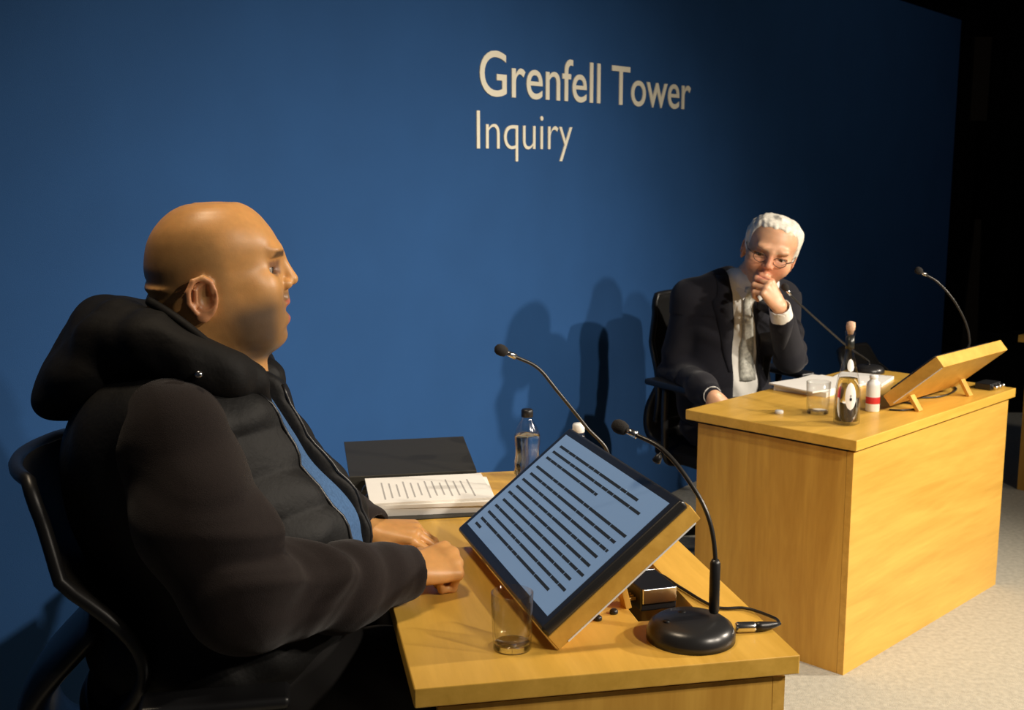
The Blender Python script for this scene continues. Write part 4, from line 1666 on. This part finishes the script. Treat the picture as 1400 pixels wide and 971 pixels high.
hand(S, WRl, A3(1038, 374, 4.29) - WRl, (.55, -.80, .28), -1, [(38, 75, 40), (48, 80, 45), (58, 80, 45), (64, 80, 45)], 1.05, thumb=((.9, .15, -.25), (.9, -.15, -.3)), spread=.06)
hand(S, WRr, (.30, -.25, -.9), (-.3, -.5, .2), 1, [(15, 20, 15)] * 4, 1.0)
b2, V = S.build('body', skin_mat('fair_skin', .42, .45))
reparent(b2, suit_man)
x, y, z = h2.locV(V)
nh = (z > -105) & (np.abs(x) < 120) & (np.abs(y) < 100)
rosy = lambda V: nh * (ss(x, 70, 92) * (1 - ss(np.abs(z + 8), 20, 42)) + ss(np.abs(y), 66, 74) * (x > -45) * (x < 6) * .7) * .55
br2 = lambda V: nh * ss(x, 64, 72) * ss(z, 26, 29) * (1 - ss(z, 36, 39)) * ss(np.abs(y), 8, 12) * (1 - ss(np.abs(y), 44, 50)) * .5
ld2 = lambda V: nh * ss(x, 60, 68) * ss(z, 0, 7) * (1 - ss(z, 20, 27)) * ss(np.abs(y), 12, 18) * (1 - ss(np.abs(y), 40, 48)) * .35
lp2 = lambda V: nh * ss(x, 82, 88) * ((z > -62) & (z < -40)) * (1 - ss(np.abs(y), 15, 24)) * .7
paint(b2, V, (.72, .40, .235), [(rosy, (.68, .24, .15)), (br2, (.55, .42, .32)), (ld2, (.35, .17, .12)), (lp2, (.5, .18, .14))])
h2.eyes(b2, (0, -.15))

# hair
lo = HO - .16
hi = HO + .17
Hs = Sculpt(lo, hi, .003)
h3 = Head(Hs, HO, HR, hu, secs_f)


def hair_fn(X, Y, Zz):
    x, y, z = h3.loc(X, Y, Zz)
    wob = 2.2 * np.sin(y * .16 + x * .05) + 1.5 * np.sin(y * .37 + z * .1) + 1.2 * np.sin(x * .22 + y * .11)
    rg = np.minimum(np.minimum(72 + .42 * np.maximum(x - 12, 0) - .08 * np.abs(y) + 2.5 * np.sin(y * .21 + .6) - z, np.maximum(x - 24 - .25 * (z - 30), -14 - z)), np.maximum(x + 25, -62 - z))
    thick = np.clip(.6 - rg * .42, 0, 8.5)
    d = h3.skull(X, Y, Zz, 0) - thick * hu + wob * hu * .8
    return np.maximum(d, rg * hu * .8)


Hs.add(hair_fn, lo, hi, .005)
Hs.ell(h3.w((0, 0, 98)), (30 * hu, 28 * hu, 13 * hu), HR, .012)
o, _ = Hs.build('hair', M_['hair'])
reparent(o, suit_man)

# spectacles
bm = BM()
for sg in (-1, 1):
    ring = []
    for k in range(26):
        a_ = 2 * math.pi * k / 26
        ring.append(Vector(h2.w((93 - 4 * abs(math.cos(a_)), sg * (29 + 19 * math.cos(a_)), 8 + 13 * math.sin(a_)))))
    add_tube(bm, ring, 1.1 * hu, 6, closed=True)
    add_tube(bm, [Vector(h2.w(p)) for p in ((88, sg * 47, 12), (60, sg * 68, 12), (10, sg * 74, 10), (-22, sg * 76, 6))], 1.2 * hu, 6)
add_tube(bm, [Vector(h2.w(p)) for p in ((92, -10, 12), (97, 0, 15), (92, 10, 12))], 1.1 * hu, 6)
o = obj('spectacle_frame', bm, M_['goose'], None, True)
reparent(o, suit_man)

# shirt
cl = [(A3(1022, 372, 4.5)), (A3(1020, 420, 4.48)), (A3(1024, 470, 4.46)), (A3(1026, 515, 4.45))]
clz = [p[2] for p in cl][::-1]
clb = [float((p - CH) @ tl) for p in cl][::-1]
lo, hi = (.5, 4.2, .55), (1.3, 4.95, 1.30)
T = Sculpt(lo, hi, .005)
T.ell(CH, (.120, .175, .20), FT, .05)
T.ell(BEL + (0, 0, .0), (.140, .165, .16), FT, .05)
T.cap(A3(1000, 392, 4.56), A3(1045, 392, 4.60), .06, .06, .04)
T.cap(NB - (0, 0, .01), NB * .72 + h2.w((-10, 0, -60)) * .28, .072, .068, .02)
T.cap(h2.w((5, 0, -75)), NB + (.01, -.03, -.02), .045, .05, .02)
T.add(lambda X, Y, Zz: .003 * np.sin(Zz * 60 + X * 70) + .002 * np.sin(X * 110 + Zz * 30), lo, hi, .01, '+')
o, TV = T.build('shirt', M_['shirt'])
reparent(o, suit_man)
ttree = BVHTree.FromPolygons([Vector(v) for v in TV], [list(map(int, q)) for q in T.Q])
# tie
bm = BM()
rows = []
zs = np.linspace(clz[-1] - .055, clz[0] - .02, 22)
for i, zz in enumerate(zs):
    b = float(np.interp(zz, clz, clb)) + .004
    wdt = [.017, .016, .011][i] if i < 3 else .013 + .022 * (i - 3) / 18
    row = []
    for q in (-1, -.5, 0, .5, 1):
        p = Vector(CH + tl * (b + q * wdt))
        p.z = zz
        src = p + Vector(tf) * .8
        hit = ttree.ray_cast(src, -Vector(tf))[0]
        p = hit if hit is not None else p
        row.append(p + Vector(tf) * (.005 + .004 * (1 - q * q)))
    rows.append(row)
for r_ in range(1, len(rows) - 1):
    for j in range(5):
        rows[r_][j] = rows[r_][j] * .5 + (rows[r_ - 1][j] + rows[r_ + 1][j]) * .25
vv = [[bm.verts.new(p) for p in r_] for r_ in rows]
for a, b in zip(vv, vv[1:]):
    for j in range(4):
        bm.faces.new((a[j], a[j + 1], b[j + 1], b[j]))
o = obj('tie', bm, M_['tie'], None, True)
so = o.modifiers.new('s', 'SOLIDIFY')
so.thickness = .006
so.offset = 0
reparent(o, suit_man)
# shirt collar points
for sg in (-1, 1):
    bm = BM()
    c0 = Vector(A3(1022, 388, 4.44))
    p0 = Vector(NB) + Vector(tl) * sg * .060 + Vector(tf) * .01 + Z * .045
    p1 = Vector(NB) + Vector(tl) * sg * .016 + Vector(tf) * .078 + Z * -.002
    p2 = Vector(NB) + Vector(tl) * sg * .058 + Vector(tf) * .078 + Z * -.062
    p3 = Vector(NB) + Vector(tl) * sg * .082 + Vector(tf) * .02 + Z * -.005
    bm.faces.new([bm.verts.new(p) for p in (p0, p1, p2, p3)])
    o = obj('shirt_collar', bm, M_['shirt'], None, False)
    so = o.modifiers.new('s', 'SOLIDIFY')
    so.thickness = .004
    reparent(o, suit_man)

# suit jacket
lo, hi = (.40, 4.1, .50), (1.45, 5.0, 1.30)
J = Sculpt(lo, hi, .0048)
J.ell(CH + tl * -.005, (.135, .205, .215), FT, .05)
J.ell(BEL, (.155, .19, .19), FT, .05)
J.ell(HIP + (0, 0, .05), (.17, .20, .14), FT, .05)
J.cap(A3(1000, 385, 4.58), SHr + (.0, 0, .0), .055, .068, .04)
J.cap(A3(1042, 388, 4.62), SHl, .055, .064, .04)
J.chain([SHr, ELr, WRr * .72 + ELr * .28, WRr * .93 + ELr * .07], [.075, .066, .056, .044], .03)
J.chain([SHl, ELl], [.07, .060], .03)
J.chain([ELl, WRl * .72 + ELl * .28], [.060, .050], .025)
J.add(folds(SHr, ELr, .006, 50, 0), SHr * .3 + ELr * .7 - .12, SHr * .3 + ELr * .7 + .12, .01, '+')
J.add(folds(SHl, ELl, .005, 60, 1), SHl * .5 + ELl * .5 - .10, SHl * .5 + ELl * .5 + .10, .01, '+')


def vopen(X, Y, Zz):
    b = (X - CH[0]) * tl[0] + (Y - CH[1]) * tl[1]
    a = (X - CH[0]) * tf[0] + (Y - CH[1]) * tf[1]
    c = np.interp(Zz, clz, clb)
    hl = np.interp(Zz, [.74, .85, 1.0, 1.1, 1.2], [.062, .058, .050, .050, .060])
    hr = np.interp(Zz, [.74, .85, 1.0, 1.1, 1.2], [.060, .050, .032, .036, .060])
    wd = np.where(b < c, hl, hr)
    return np.maximum(np.maximum(np.abs(b - c) - wd, -.01 - a), .70 - Zz)


J.add(vopen, lo, hi, .008, 's')
J.cap(NB + (0, 0, -.03), NB + (0, 0, .12), .074, .08, .008, 's')
o, JV = J.build('suit_jacket', M_['suit'])
reparent(o, suit_man)
jt = BVHTree.FromPolygons([Vector(v) for v in JV], [list(map(int, q)) for q in J.Q])
# lapels
for sg in (-1, 1):
    bm = BM()
    L_, R2 = [], []
    for k, zz in enumerate(np.linspace(1.165, .80, 16)):
        c = float(np.interp(zz, clz, clb))
        hw = float(np.interp(zz, [.74, .85, 1.0, 1.1, 1.2], [.062, .058, .050, .050, .060] if sg < 0 else [.060, .050, .032, .036, .060]))
        w2 = float(np.interp(zz, [.78, .9, 1.04, 1.07, 1.09, 1.2], [.006, .035, .062, .068, .050, .03]))
        row = []
        for q in (0, .5, 1):
            p = Vector(CH + tl * (c + sg * (hw + .010 + q * w2)))
            p.z = zz
            hit = jt.ray_cast(p + Vector(tf) * .8, -Vector(tf))[0]
            if hit is None:
                hit = p
            row.append(hit + Vector(tf) * .004)
        L_.append([bm.verts.new(p) for p in row])
    for a, b in zip(L_, L_[1:]):
        for j in range(2):
            bm.faces.new((a[j], a[j + 1], b[j + 1], b[j]))
    o = obj('lapel', bm, M_['suit'], None, True)
    so = o.modifiers.new('s', 'SOLIDIFY')
    so.thickness = .006
    so.offset = 1
    reparent(o, suit_man)
# white cuffs
for (w_, e_, ln, r1) in ((WRl, ELl, .055, .040), (WRr, ELr, .045, .036)):
    d = nrm(w_ - e_)
    Q = Sculpt(w_ - .12, w_ + .12, .004)
    Q.cap(w_ - d * (ln + .02), w_ - d * .005, r1 * 1.05, r1, .005)
    Q.cap(w_ - d * .012, w_ + d * .06, r1 * .86, r1 * .9, .005, 's')
    Q.add(lambda X, Y, Zz: ((X - w_[0]) * d[0] + (Y - w_[1]) * d[1] + (Zz - w_[2]) * d[2]) - .004, w_ - .12, w_ + .12, .01, 'i')
    o, _ = Q.build('shirt_cuff', M_['shirt'])
    reparent(o, suit_man)
fu = np.array(FU)
fv = np.array(FV)
legs(suit_man, HIP - (0, 0, .02), HIP + fu * .40 + fv * .10 - (0, 0, .04), HIP + fu * .40 - fv * .12 - (0, 0, .04), HIP * (1, 1, 0) + fu * .44 + fv * .10 + (0, 0, .11), HIP * (1, 1, 0) + fu * .44 - fv * .12 + (0, 0, .11),
     .085, .062, M_['suit'], (.15, .17, .09), FT, FR)

office_chair((.86, 4.64, 0), math.radians(-58), 'black office chair behind the suited grey-haired man', .50, .46, .06, True, .47, .05, .06)
office_chair((1.86, 5.45, 0), math.radians(-35), 'black office chair added for an unidentified dark shape behind the sloping lectern', .25, .50, .08, False, .36, .05)  # added chair, stands in for a dark shape of unknown nature
